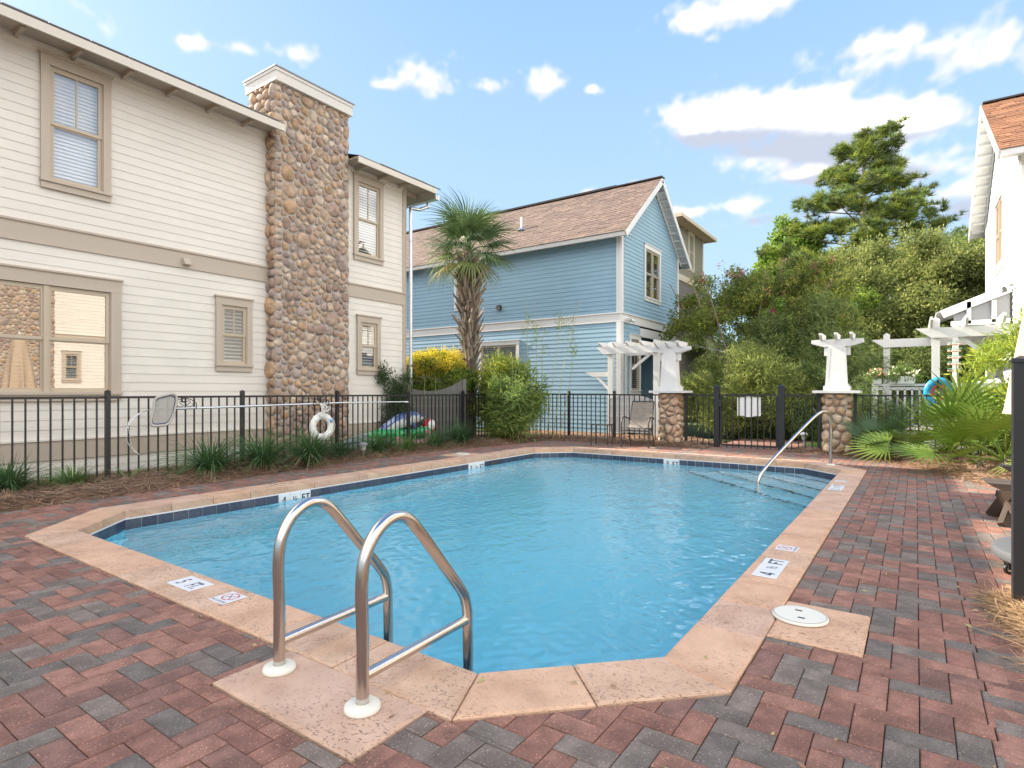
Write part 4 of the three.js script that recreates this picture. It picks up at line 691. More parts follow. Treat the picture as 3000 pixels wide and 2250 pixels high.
function pillar(x, z, turn, label, seed) {
  const p = thing('stone_pillar', [x, 0, z], turn, label, 'pillar', 'stone pillars beside the gate'), S = .40, HT = 1.17, rr = .1;
  mesh('core', bx(S - .03, HT, S - .03), M.mortar, p, [0, HT / 2, 0]);
  const side = S - 2 * rr, arc = rr * PI / 2, per = 4 * (side + arc), cells = stoneField(per, HT, 62, seed, true), R = rngOf(seed);
  const round = (u, h) => { u = ((u % per) + per) % per; const k = floor(u / (side + arc)); let t = u - k * (side + arc), lx, lz, nx, nz; if (t < side) { lx = -side / 2 + t; lz = S / 2; nx = 0; nz = 1; } else { const a = (t - side) / rr; nx = sin(a); nz = cos(a); lx = side / 2 + nx * rr; lz = side / 2 + nz * rr; } lx += nx * h; lz += nz * h; for (let i = 0; i < k; i++) [lx, lz] = [lz, -lx]; return [lx, lz]; };
  for (const c of cells) { const g = stoneShape(c, .062, (u, v, h) => { const [a, b] = round(u, h - .012); return [a, v, b]; }, .006, R); mesh('stone', g, stoneMats[[0, 1, 3, 6, 8, 1, 3][floor(R() * 7)]], p); }
  mesh('cap_slab', bx(.80, .05, .62), M.white, p, [0, HT + .025, 0]); mesh('plinth', merge([bx(.44, .09, .40, 0, .045, 0), bx(.38, .04, .35, 0, .11, 0)]), M.white, p, [0, HT + .05, 0]);
  const fr = new THREE.CylinderGeometry(.27 / sqrt(2), .335 / sqrt(2), .76, 4, 1).rotateY(PI / 4).toNonIndexed(); fr.computeVertexNormals(); fr.scale(1, 1, .92); mesh('tapered_shaft', fr, M.white, p, [0, HT + .16 + .36, 0]);
  for (const s of [-1, 1]) { const ln = mesh('corner_trim', beam([s * .165, HT + .15, .15], [s * .132, HT + .87, .122], .016, .05), M.white, p); }
  const yb = HT + .90;
  mesh('cross_block', prism([[-.22, -.17], [.22, -.17], [.22, 0], [-.22, 0]], .11).translate(0, 0, -.055), M.white, p, [0, yb, 0]);
  for (const s of [-1, 1]) mesh('cross_beam', prism([[-.44, .14], [.44, .14], [.44, .07], [.22, 0], [-.22, 0], [-.44, .07]], .04).translate(0, 0, -.02), M.white, p, [0, yb, s * .08]);
  for (const s of [-1, 0, 1]) { const o = mesh('rafter', prism([[-.34, .0], [-.34, -.04], [-.2, -.12], [.2, -.12], [.34, -.04], [.34, 0]], .05).rotateY(PI / 2).translate(-.025, 0, 0), M.white, p, [s * .255, yb + .25, 0]); }
  return p;
}
pillar(-4.56, -12.8, 0, 'stone pillar with tapered white column top beside the tan sling chair', 5);
pillar(-1.25, -12.8, 0, 'stone pillar with tapered white column top by the small saw palmetto', 9);

{ // grey board fence with a dished top, by the house corner
  const a = [-9.5, -8.95], b = [-8.78, -10.5], L = hypot(b[0] - a[0], b[1] - a[1]), f = thing('board_fence', [a[0], 0, a[1]], atan2(-(b[1] - a[1]), b[0] - a[0]), 'weathered grey board fence with a dished top at the corner of the cream house', 'fence'), n = 12;
  for (let k = 0; k < n; k++) { const w = L / n - .004, t0 = k / n, t1 = (k + 1) / n, y = (t) => 1.5 - .29 * pow(sin(PI * min(1, max(0, t))), .8); mesh('board', prism([[0, 0], [w, 0], [w, y(t1)], [0, y(t0)]], .018), M.greyWood, f, [L * t0, 0, (k % 2) * .003]); }
  for (const y of [.3, 1.0]) mesh('rail', bx(L, .09, .035, L / 2, 0, 0), M.greyWood, f, [0, y, -.02]);
  mesh('end_post', bx(.09, 1.5, .09), M.greyWood, f, [L + .03, .75, 0]);
}
function arbor() { // white arbor at the corner of the blue house
  const p = thing('arbor', [-6.2, 0, -14.5], 0, 'white arbor with two posts and notched rafters at the corner of the blue house', 'arbor');
  for (const x of [-.64, .66]) { mesh('post', bx(.14, 2.5, .14), M.white, p, [x, 1.25, 0]); mesh('post', bx(.14, 2.4, .14), M.white, p, [x, 1.2, -.85]); mesh('post_cap', new THREE.ConeGeometry(.1, .05, 4).rotateY(PI / 4), M.white, p, [x, 2.525, 0]); }
  for (const z of [.09, -.94]) mesh('beam', prism([[-1.02, .1], [1.0, .1], [.8, -.09], [-.82, -.09]], .045), M.white, p, [0, 2.31, z]);
  for (let k = 0; k < 5; k++) mesh('rafter', prism([[-.75, .06], [.75, .06], [.75, .02], [.6, -.06], [-.6, -.06], [-.75, .02]], .045).rotateY(PI / 2), M.white, p, [-.86 + k * .39, 2.47, -.42]);
  mesh('side_arm', prism([[-.72, .06], [0, .06], [0, -.07], [-.5, -.07]], .06), M.white, p, [-.70, 1.68, -.03]); mesh('brace', beam([-.70, 1.25, 0], [-1.08, 1.62, 0], .05, .06), M.white, p);
  mesh('brace', beam([.0, 2.24, .02], [-.57, 1.8, .02], .05, .07).translate(.56, 0, 0), M.white, p);
  return p;
}
arbor();
{ // picket panel and shutter-like grey boards beside the arbor
  const g = thing('garden_gate', [-6.15, 0, -14.2], 0, 'pale grey arched board gate under the arbor behind the sling chair', 'gate'); for (let k = 0; k < 7; k++) mesh('board', prism([[0, .12], [.16, .12], [.16, 1.0 + .12 * sin(PI * (k + 1) / 7)], [0, 1.0 + .12 * sin(PI * k / 7)]], .02), std(C(.45, .47, .49), .8, { map: woodGrain }), g, [-.6 + k * .172, 0, 0]);
  for (const y of [.35, .85]) mesh('rail', bx(1.2, .08, .03), std(C(.42, .44, .46), .8), g, [0, y, -.02]);
}
{ // white pergola over the deck of the white house
  const p = thing('pergola', [.35, 0, -15.6], 0, 'white timber pergola over the deck of the white house', 'pergola');
  for (const [x, z, h] of [[-.02, 1.1, 2.66], [-.94, -1.4, 2.6], [1.05, -1.4, 2.5], [1.5, 1.1, 2.66]]) { mesh('post', bx(.135, h, .135), M.white, p, [x, h / 2, z]); mesh('post_cap', new THREE.ConeGeometry(.098, .045, 4).rotateY(PI / 4), M.white, p, [x, h + .02, z]); }
  for (const [z, x0] of [[1.19, -.36], [-1.32, -1.26]]) mesh('beam', prism([[x0, .1], [1.75, .1], [1.75, -.1], [x0 + .27, -.1]], .045), M.white, p, [0, 2.38, z]);
  for (let k = 0; k < 4; k++) mesh('rafter', prism([[-1.65, .09], [1.5, .09], [1.5, -.09], [-1.45, -.09], [-1.65, .02]], .045).rotateY(PI / 2), M.white, p, [-.12 + k * .55, 2.58, 0]);
  mesh('brace', beam([.35, 2.3, 1.1], [.75, 1.95, 1.1], .05, .08), M.white, p); mesh('brace', beam([1.45, 1.95, 1.1], [1.1, 2.3, 1.1], .05, .08), M.white, p);
}
{ // lean-to porch roof on the white house
  const p = thing('porch_roof', [1.2, 0, -15.3], 0, 'white lean-to porch roof frame against the sunlit white house', 'roof'), wm = M.whiteHouse;
  mesh('rake_beam', beam([-.75, 2.83, .1], [.35, 3.28, .1], .05, .17), wm, p); mesh('tie_beam', beam([-.6, 2.62, .1], [.35, 2.62, .1], .05, .1), wm, p); for (const x of [-.3, .1]) mesh('stud', bx(.07, .45, .05), wm, p, [x, 2.83, .1]);
  mesh('roof_sheet', beam([-.85, 2.86, -1.2], [.38, 3.37, -1.2], 2.6, .03), std(C(.5, .5, .5), .5), p); mesh('gable_panel', prism([[-.55, 2.66], [.35, 2.66], [.35, 3.2], [-.55, 2.85]], .02), std(C(.30, .31, .32), .5), p, [0, 0, .03]);
  mesh('post', bx(.1, 2.6, .1), wm, p, [-.52, 1.3, .1]);
}
{ // raised deck with a railing
  const d = thing('deck', [.4, 0, -15.6], 0, 'white railed timber deck in front of the white house', 'deck');
  for (let k = 0; k < 12; k++) mesh('deck_board', bx(2.45, .03, .2), std(C(.42, .40, .37), .8, { map: woodGrain }), d, [.05, .40, 1.2 - k * .235]);
  mesh('skirt', bx(2.4, .36, .04), M.white, d, [.05, .19, 1.33]);
  mesh('newel_post', bx(.11, 1.0, .11), M.white, d, [-1.1, .88, 1.35]); mesh('handrail', bx(2.35, .045, .10), M.white, d, [.1, 1.335, 1.35]); mesh('under_rail', bx(2.35, .06, .035), M.white, d, [.1, 1.26, 1.35]); mesh('foot_rail', bx(2.35, .05, .035), M.white, d, [.1, .5, 1.35]);
  for (let k = 0; k < 18; k++) mesh('baluster', bx(.035, .76, .035), M.white, d, [-.95 + k * .122, .87, 1.35]);
}
function planter(x, w, label) { const p = thing('planter_box', [x, 1.36, -14.25], 0, label, 'planter', 'planters on the deck railing'); const g = new THREE.CylinderGeometry(1 / sqrt(2), .84 / sqrt(2), 1, 4, 1, true).rotateY(PI / 4).toNonIndexed(); g.computeVertexNormals(); const m = mesh('trough', g, M.whitePlain, p, [0, .075, 0]); m.scale.set(w, .15, .2); mesh('soil', bx(w * .93, .01, .18), M.bed, p, [0, .135, 0]); return p; }
planter(-.23, .49, 'long white trough planter of small white flowers on the deck railing'); planter(-.66, .17, 'small white trough planter with pink and white flowers at the end of the deck railing');

// ------------------------------------------------------------------ pool fittings
{
  const P = (x) => [[0, -1.45], [.3, -1.45], [.47, -1.447], [.575, -1.467], [.645, -1.515], [.683, -1.575], [.690, -1.63], [.668, -1.69], [.60, -1.758], [.45, -1.885], [.31, -2.002], [.25, -2.045], [.18, -2.066], [.1, -2.07], [-.9, -2.07]].map(([y, z]) => [x, y + .01, z]);
  const l = thing('pool_ladder', [-1.965, 0, -1.45], 0, 'stainless steel pool ladder with two arched handrails on the near edge', 'ladder'), o = l.position;
  for (const x of [-2.23, -1.70]) {
    const r = mesh('handrail', limb(P(x).map(([a, b, c]) => [a - o.x, b, c - o.z]), Array(15).fill(.0245), 20, 84), M.steel, l);
    mesh('cross_bar', rod([x - o.x, .13, -1.455 - o.z], [x - o.x, .147, -2.066 - o.z], .021, 16), M.steel, r);
    mesh('escutcheon', new THREE.LatheGeometry([[.025, .024], [.04, .024], [.058, .021], [.066, .015], [.068, .007], [.068, 0]].map(([a, b]) => new THREE.Vector2(a, b)), 36), M.ivory, r, [x - o.x, .012, -1.45 - o.z]);
  }
  for (const y of [-.42, -.72]) mesh('tread', bx(.5, .03, .08), M.whitePlain, l, [0, y, -.62]);
}
{
  const a = [-1.13, -10.6], b = [-1.96, -9.14], at = (t, y) => [lerp(a[0], b[0], t) - a[0], y, lerp(a[1], b[1], t) - a[1]];
  const l = thing('stair_rail', [a[0], 0, a[1]], 0, 'stainless steel handrail running down into the pool over the corner steps', 'handrail');
  mesh('rail', limb([at(0, .0), at(0, .45), at(.0, .68), at(.012, .79), at(.055, .855), at(.12, .87), at(.19, .83), at(.3, .72), at(.86, .07), at(.93, -.04), at(.965, -.14), at(.97, -.25), at(.97, -.75)], Array(13).fill(.0245), 16, 78), M.steel, l);
  mesh('escutcheon', new THREE.LatheGeometry([[.025, .02], [.05, .018], [.068, .01], [.07, 0]].map(([q, w]) => new THREE.Vector2(q, w)), 30), M.ivory, l, [0, .012, 0]);
}
// ------------------------------------------------------------------ things hung on the fence
{
  const x = -8.63, n = thing('skimmer_net', [x, .98, -3.85], 0, 'aluminium telescopic pole with a leaf net hung along the fence', 'pool net'), q = (y, z, d = 0) => [d, y - .98, z + 3.85];
  mesh('pole', limb([q(.955, -4.0), q(.99, -6.8), q(.995, -6.81), q(.985, -8.5)], [.017, .017, .0135, .0135], 10), M.alu, n); mesh('pole_grip', rod(q(.984, -8.47), q(.9835, -8.56), .016, 10), M.whitePlain, n);
  const loop = [[1.10, -3.70], [1.145, -3.82], [1.165, -3.93], [1.12, -3.975], [.95, -3.955], [.80, -3.90], [.74, -3.85], [.725, -3.76], [.735, -3.655], [.79, -3.64], [.95, -3.675]].map(([y, z], k) => V3(...q(y, z, .03)));
  const cv = new THREE.CatmullRomCurve3(loop, true), ring = cv.getPoints(60);
  mesh('net_frame', limb(ring, Array(61).fill(.019), 8, 0, false), std(C(.47, .44, .38), .6), n); const inr = ring.map((p) => p.clone().lerp(V3(...q(.95, -3.81, .03)), .12)); mesh('net_rim', limb(inr, Array(61).fill(.007), 6, 0, false), std(C(.05, .06, .13), .5), n);
  const mid = q(.95, -3.81, .03), mp = [...mid]; for (const p of inr) mp.push(p.x, p.y, p.z); const mi = []; for (let k = 1; k < 61; k++) mi.push(0, k, k + 1); mesh('net_mesh', geoOf(mp, mi), phys(C(.75, .74, .70), .9, { transmission: .75, thickness: 0, side: THREE.DoubleSide }), n);
  mesh('net_arm', limb([q(.955, -4.02), q(.955, -3.7, .02)], [.012, .01], 8), M.alu, n);
  for (const d of [0, .05]) mesh('curved_rod', limb([q(.955, -3.70, .03), q(.93, -3.55, .03), q(.80, -3.40 + d * .5, .03), q(.62, -3.33 - d, .03), q(.44, -3.40 - d * .4, .03), q(.33, -3.51, .03)], Array(6).fill(.006), 6, 30), M.alu, n);
}
function scrollHook(z, label) {
  const h = thing('scroll_bracket', [-8.665, 1.0, z], 0, label, 'bracket', 'scrolled iron brackets holding the net pole'), m = std(C(.03, .025, .022), .5, { metalness: .5 });
  const arc = (pts, r = .0055) => limb(pts, Array(pts.length).fill(r), 6, 18);
  const fr = mesh('frame', merge([arc([[.05, .03, .16], [.05, .085, .08], [.05, .1, 0], [.05, .085, -.08], [.05, .03, -.16]]), rod([.05, -.05, .16], [.05, -.05, -.16], .007, 6), rod([.05, .03, .16], [.05, -.05, .16], .006, 6), rod([.05, .03, -.16], [.05, -.05, -.16], .006, 6), rod([-.04, .14, 0], [-.04, .05, 0], .012, 6), rod([-.04, .05, 0], [.05, .05, 0], .01, 6)]), m, h);
  for (const s of [-1, 1]) mesh('scroll', arc([[.05, .05, s * .02], [.05, .07, s * .05], [.05, .045, s * .075], [.05, .02, s * .05], [.05, .0, s * .02], [.05, -.02, s * .06], [.05, -.0, s * .11], [.05, .025, s * .12], [.05, .02, s * .1]], .0045), m, h);
}
scrollHook(-4.1, 'black scrolled iron bracket on the fence next to the leaf net'); scrollHook(-6.42, 'black scrolled iron bracket on the fence above the life ring');
{
  const r = thing('life_ring', [-8.61, .58, -6.43], 0, 'white life ring with rope hung on the black fence', 'life ring'), t = new THREE.TorusGeometry(.185, .062, 18, 48).rotateY(PI / 2); t.scale(.62, 1, 1); mesh('ring', t, std(C(.80, .79, .74), .5, { map: mottle }), r); r.children[0].material = std(C(.86, .85, .80), .5, { map: paintMap });
  for (const a of [.7, 2.4, 3.9, 5.5]) { const b = new THREE.TorusGeometry(.065, .009, 6, 20); b.scale(1, 1, 2.2); const o = mesh('band', b.rotateX(0).scale(.66, 1, 1), std(C(.74, .73, .70), .7), r, [0, sin(a) * .185, cos(a) * .185], [-a + PI / 2, 0, 0]); o.rotation.set(PI / 2 - a + PI / 2, 0, 0); }
  const rp = std(C(.80, .78, .72), .9); const R = rngOf(3); for (let k = 0; k < 7; k++) { const z0 = (R() - .5) * .16, z1 = (R() - .5) * .26; mesh('rope', limb([[.03, .40, z0], [.055 + R() * .02, .32 - R() * .05, z1 * 1.2], [.055, .21 + R() * .03, -z1], [.06, .15 + R() * .05, z0 * .7]], Array(4).fill(.006), 5, 14), rp, r); }
  mesh('grab_line', limb([[.0, .2, .16], [.02, .02, .265], [.0, -.2, .17], [.02, -.27, 0], [0, -.2, -.17], [.02, .02, -.265], [0, .2, -.16]], Array(7).fill(.0055), 5, 40), rp, r);
  mesh('rope_float', new THREE.SphereGeometry(.033, 16, 12), std(C(.18, .42, .68), .5), r, [.055, .10, -.165]);
}
// ------------------------------------------------------------------ pool toys between fence and house
function loft(secs, seg = 20, col) { // sections: [centre, radius across x, radius along y] along z
  const pos = [], idx = [], colr = []; secs.forEach(([c, rx, ry], k) => { for (let j = 0; j < seg; j++) { const a = j / seg * 2 * PI; pos.push(c[0] + cos(a) * rx, c[1] + sin(a) * ry, c[2]); if (col) colr.push(...col(k / (secs.length - 1), sin(a), cos(a))); } });
  for (let k = 0; k < secs.length - 1; k++) for (let j = 0; j < seg; j++) { const a = k * seg + j, b = k * seg + (j + 1) % seg; idx.push(a, a + seg, b, b, a + seg, b + seg); }
  for (const [k, s] of [[0, 1], [secs.length - 1, -1]]) { const o = pos.length / 3; pos.push(...secs[k][0]); if (col) colr.push(...col(k ? 1 : 0, 0, 0)); for (let j = 0; j < seg; j++) s > 0 ? idx.push(o, k * seg + j, k * seg + (j + 1) % seg) : idx.push(o, k * seg + (j + 1) % seg, k * seg + j); }
  const g = geoOf(pos, idx); if (col) g.setAttribute('color', new THREE.Float32BufferAttribute(colr, 3)); const ix = g.index.array; for (let t = 0; t < ix.length; t += 3) { const q = ix[t]; ix[t] = ix[t + 1]; ix[t + 1] = q; } g.computeVertexNormals(); return g;
}
const vinyl = (o = {}) => phys(C(1, 1, 1), .28, { vertexColors: true, clearcoat: .4, clearcoatRoughness: .2, ...o });
{
  const w = thing('whale_float', [-9.12, .12, -8.9], 0, 'blue and white inflatable whale leaning against the board fence', 'pool float');
  const secs = []; for (let k = 0; k <= 22; k++) { const t = k / 22, r = .185 * pow(sin(PI * min(1, .06 + t * .95)), .75) * (1 - .45 * t * t); secs.push([[.02 * sin(t * 5), .50 - .42 * t * t + .03 * sin(t * 3), -.62 + t * 1.55], r * .8, r * 1.0]); }
  mesh('body', loft(secs, 24, (t, s, c) => { const n = hash(floor(t * 22), floor(c * 4 + 8), 2); return s > .28 + .12 * sin(t * 20 + c * 3) ? (n < .28 ? [.45, .52, .68] : [.06, .11, .30]) : [.72, .76, .74]; }), vinyl(), w);
  for (const s of [-1, 1]) { mesh('tail_fluke', loft([[[0, 0, 0], .02, .05], [[s * .08, .01, .1], .06, .04], [[s * .16, .02, .22], .03, .02]], 12, () => [.06, .11, .30]), vinyl(), w, [0, .07, .88]); mesh('flipper', loft([[[0, 0, 0], .05, .02], [[s * .1, -.06, .05], .05, .02], [[s * .18, -.1, .12], .02, .01]], 12, () => [.08, .13, .33]), vinyl(), w, [s * .12, .38, -.2]); }
}
{
  const c = thing('crocodile_float', [-9.0, .12, -8.8], 0, 'bright green inflatable crocodile lying behind the fence', 'pool float');
  const secs = []; for (let k = 0; k <= 30; k++) { const t = k / 30, r = t < .3 ? .07 + .03 * sin(t * 10) : .07 + .07 * sin(PI * (t - .3) / .7) * (1 - .4 * t); secs.push([[.03 * sin(t * 8), .18 + .02 * sin(t * 9), -.88 + t * 1.95], r * 1.15 * (1 - .25 * (t > .85 ? (t - .85) / .15 : 0)), r]); }
  mesh('body', loft(secs, 22, (t, s, q) => { const n = hash(floor(t * 60), floor(q * 6 + s * 4 + 9), 7); return n < .3 ? [.02, .20, .06] : [.03, .46, .13]; }), vinyl(), c);
  for (const [z, s] of [[-.2, 1], [-.2, -1], [.4, 1], [.4, -1]]) mesh('leg', loft([[[0, 0, -.06], .03, .05], [[s * .05, -.06, 0], .05, .06], [[s * .07, -.1, .06], .03, .03]], 12, () => [.03, .40, .11]), vinyl(), c, [s * .1, .1, z]);
  for (const s of [-1, 1]) mesh('eye', new THREE.SphereGeometry(.035, 12, 10), std(C(.5, .75, .3), .3), c, [s * .05, .27, -.6]);
}
{
  const g = new THREE.SphereGeometry(.17, 48, 32), p = g.attributes.position, col = []; for (let k = 0; k < p.count; k++) { const a = atan2(p.getZ(k) * .8 + p.getY(k) * .6, p.getX(k)), y = abs(p.getY(k) * .8 - p.getZ(k) * .6); const red = floor((a + PI) / (2 * PI) * 6 + .001) % 2 === 0; col.push(...(red && y < .158 ? [.62, .03, .03] : [.82, .82, .80])); } g.setAttribute('color', new THREE.Float32BufferAttribute(col, 3));
  const b = thing('beach_ball', [-9.02, .24, -9.62], 0, 'red and white beach ball in front of the board fence', 'ball'); mesh('ball', g, vinyl(), b, [0, .17, 0]); mesh('valve', new THREE.CylinderGeometry(.012, .014, .01, 10), M.whitePlain, b, [0, .34, 0]);
}
{
  const f = thing('flamingo_float', [-8.98, .12, -9.05], 0, 'pink inflatable flamingo ring crumpled behind the fence', 'pool float'), m = phys(C(.80, .33, .40), .3, { clearcoat: .4 });
  mesh('ring', new THREE.TorusGeometry(.20, .085, 14, 36).rotateX(PI / 2).scale(1, .8, 2.1), m, f, [0, -.02, .05]); mesh('neck', limb([[.05, .0, -.38], [.08, .12, -.42], [.1, .2, -.36], [.1, .18, -.28]], [.06, .05, .045, .05], 12, 20), m, f); mesh('tail', limb([[.02, .02, .45], [.04, .12, .52], [.05, .16, .6]], [.08, .06, .02], 12, 10), m, f);
  mesh('beak', limb([[.1, .17, -.28], [.1, .12, -.24]], [.03, .012], 10), std(C(.03, .03, .03), .4), f);
}
{ const b = thing('paddle_board', [-8.98, .0, -7.55], 0, 'grey paddle board resting against the fence by the cream house', 'board'); const s = new THREE.Shape(); s.moveTo(-.75, 0); s.quadraticCurveTo(-.55, .2, 0, .33); s.quadraticCurveTo(.5, .4, .75, .36); s.quadraticCurveTo(.8, .2, .7, .1); s.quadraticCurveTo(.2, -.02, -.75, 0); mesh('deck', new THREE.ExtrudeGeometry(s, { depth: .05, bevelEnabled: true, bevelSize: .02, bevelThickness: .015, bevelSegments: 3 }).rotateY(PI / 2), std(C(.36, .38, .40), .5), b); mesh('stripe', bx(.008, .02, 1.1), std(C(.04, .08, .25), .5), b, [.07, .2, .1]); }

// ------------------------------------------------------------------ garden furniture
{
  const c = thing('sling_chair', [-4.92, 0, -11.8], .06, 'tan sling patio chair with dark bronze arms facing the pool', 'chair'), m = std(C(.075, .062, .055), .45, { metalness: .4 }), r = .014;
  const T = (pts, rad = r) => limb(pts, Array(pts.length).fill(rad), 8, 26);
  for (const s of [-1, 1]) {
    mesh('front_leg', T([[s * .30, 0, .25], [s * .30, .3, .24], [s * .30, .55, .22], [s * .30, .635, .15], [s * .30, .65, .04], [s * .295, .62, -.12], [s * .27, .60, -.19]], .016), m, c);
    mesh('rear_leg', T([[s * .27, 0, -.24], [s * .265, .2, -.19], [s * .25, .40, -.10]], .015), m, c); mesh('back_rail', T([[s * .25, .38, -.02], [s * .25, .42, -.12], [s * .25, .6, -.19], [s * .245, .98, -.31]], .013), m, c); mesh('seat_rail', rod([s * .255, .40, -.1], [s * .26, .43, .27], .013, 8), m, c);
  }
  mesh('top_bar', rod([-.245, .98, -.31], [.245, .98, -.31], .013, 8), m, c); mesh('front_bar', rod([-.26, .425, .27], [.26, .425, .27], .012, 8), m, c); mesh('stretcher', rod([-.29, .36, .2], [.29, .36, .2], .011, 8), m, c);
  const pr = [[.285, .42], [.27, .438], [.1, .415], [-.03, .405], [-.1, .43], [-.17, .58], [-.25, .8], [-.315, .985]], pos = [], idx = [], uv = []; pr.forEach(([z, y], k) => { for (const x of [-.245, 0, .245]) { pos.push(x, y - (x ? 0 : .012), z); uv.push(x * 3, k * .4); } }); for (let k = 0; k < pr.length - 1; k++) for (let i = 0; i < 2; i++) { const a = k * 3 + i; idx.push(a, a + 1, a + 3, a + 1, a + 4, a + 3); }
  mesh('sling', geoOf(pos, idx, uv), std(C(.33, .285, .235), .85, { side: THREE.DoubleSide, map: woodGrain }), c);
  const t = thing('side_table', [-5.8, 0, -11.81], .03, 'small dark bronze side table standing left of the sling chair beside the fence', 'table'); t.userData.label = 'small low dark bronze side table next to the sling chair'; mesh('table_top', new RoundedBoxGeometry(.44, .022, .30, 2, .008), m, t, [0, .455, 0]); for (const x of [-.19, .19]) for (const z of [-.12, .12]) mesh('leg', limb([[x, .45, z], [x * 1.06, 0, z * 1.08]], [.016, .014], 8), m, t);
}
function pathLight(x, z, label, h = .3, tint = 1) { const p = thing('path_light', [x, .03, z], 0, label, 'garden light', 'solar path lights'), m = std(C(.09 * tint, .09 * tint, .095 * tint), .5); mesh('stake', limb([[0, -.05, 0], [0, h * .45, 0]], [.008, .012], 8), m, p); mesh('lens', new THREE.CylinderGeometry(.05, .04, h * .28, 16), phys(C(.8, .8, .76), .3, { transmission: .5, thickness: 0 }), p, [0, h * .58, 0]); mesh('lens_base', new THREE.CylinderGeometry(.042, .02, .03, 16), m, p, [0, h * .42, 0]); mesh('cap', new THREE.LatheGeometry([[0, .05], [.05, .045], [.075, .02], [.08, 0], [.07, 0]].map(([a, b]) => new THREE.Vector2(a, b)), 20), m, p, [0, h * .74, 0]); }
pathLight(-8.02, -6.86, 'dark solar path light among the grass clumps below the life ring', .3, 3); pathLight(-1.95, -13.6, 'pale solar path light on the grass behind the gate post', .34, 6); pathLight(-.1, -12.95, 'small solar path light in the straw between the saw palmettos', .3, 4); pathLight(.05, -13.4, 'bronze lantern-shaped path light on the lawn behind the fence', .42, 1.2);
{ // marker flag
  const f = thing('marker_flag', [-2.5, 0, -14.2], 0, 'small orange marker flag on a wire beside the path behind the gate', 'flag'); mesh('wire', rod([0, 0, 0], [0, .42, 0], .003, 5), M.galv, f); mesh('flag', prism([[0, .42], [.0, .28], [-.05, .27], [-.09, .34]], .003), std(C(.85, .38, .03), .6), f); }
{ // tall black post in the straw on the right, with the end of a gate
  const p = thing('gate_post', [.475, 0, -4.22], 0, 'tall black metal post rising from the pine straw beside the umbrella', 'post'); mesh('post', new RoundedBoxGeometry(.075, 1.36, .075, 2, .005), M.blackMetal, p, [0, .68, 0]); mesh('post_cap', merge([bx(.085, .02, .085), new THREE.ConeGeometry(.06, .02, 4).rotateY(PI / 4).translate(0, .02, 0)]), M.blackMetal, p, [0, 1.37, 0]);
  mesh('hinge', box(.05, .05, .03), std(C(.10, .10, .105), .5), p, [.055, 1.24, .02]); mesh('stile', box(.03, 1.2, .03), M.blackMetal, p, [.085, .68, 0]); mesh('top_rail', box(.9, .035, .03), M.blackMetal, p, [.53, 1.24, 0]); mesh('bottom_rail', box(.9, .035, .03), M.blackMetal, p, [.53, .12, 0]); for (let k = 0; k < 7; k++) mesh('picket', box(.018, 1.1, .018), M.blackMetal, p, [.19 + k * .12, .67, 0]);
}
{ // closed patio umbrella on a wheeled base
  const u = thing('patio_umbrella', [.925, 0, -5.15], 0, 'closed beige patio umbrella on a round grey wheeled base', 'umbrella');
  const bs = mesh('base', new THREE.LatheGeometry([[0, .14], [.12, .14], [.40, .125], [.485, .11], [.5, .095], [.5, .05], [.48, .035], [0, .035]].map(([a, b]) => new THREE.Vector2(a, b)), 48), std(C(.09, .095, .1), .7), u, [0, .045, 0]);
  for (let k = 0; k < 11; k++) for (let j = 0; j < 2; j++) mesh('tread_bar', box(.30 * sqrt(max(.05, 1 - ((k - 5) / 6) ** 2)), .004, .022), std(C(.11, .115, .12), .6), bs, [(j - .5) * .36 * sqrt(max(.05, 1 - ((k - 5) / 6) ** 2)), .1355 - abs(k - 5) * .001, (k - 5) * .06]);
  for (const a of [2.75, 4.5, 6.1, 1.2]) { const c = mesh('caster', new THREE.TorusGeometry(.022, .012, 8, 18), std(C(.02, .02, .02), .4), u, [cos(a) * .46, .034, sin(a) * .46], [0, a + .9, 0]); mesh('hub', new THREE.CylinderGeometry(.014, .014, .03, 12).rotateX(PI / 2), M.ivory, c); mesh('fork', merge([bx(.03, .04, .006, 0, .02, .018), bx(.03, .04, .006, 0, .02, -.018), bx(.04, .006, .045, 0, .04, 0), bx(.05, .012, .03, -.04, .012, .02)]), std(C(.02, .02, .02), .4), c); }
  mesh('pole', rod([0, .1, 0], [0, 2.7, 0], .024, 14), std(C(.35, .33, .3), .4, { metalness: .5 }), u);
  const pos = [], idx = [], N = 64, K = 22; for (let k = 0; k <= K; k++) { const t = k / K, y = 2.75 - t * 1.72, r0 = .035 + .41 * pow(t, .6); for (let j = 0; j < N; j++) { const a = j / N * 2 * PI, f = 1 - .42 * t * pow(abs(sin(a * 4)), .8), hem = k === K ? .05 * cos(a * 8) : 0; pos.push(cos(a) * r0 * f, y - .03 * cos(a * 8) * t + hem, sin(a) * r0 * f); } } for (let k = 0; k < K; k++) for (let j = 0; j < N; j++) { const a = k * N + j, b = k * N + (j + 1) % N; idx.push(a, b, a + N, b, b + N, a + N); }
  mesh('canopy', geoOf(pos, idx), phys(C(.62, .47, .33), .95, { transmission: .25, thickness: 0, side: THREE.DoubleSide, sheen: .3 }), u); mesh('finial', new THREE.SphereGeometry(.03, 12, 10), M.whitePlain, u, [0, 2.78, 0]);
}
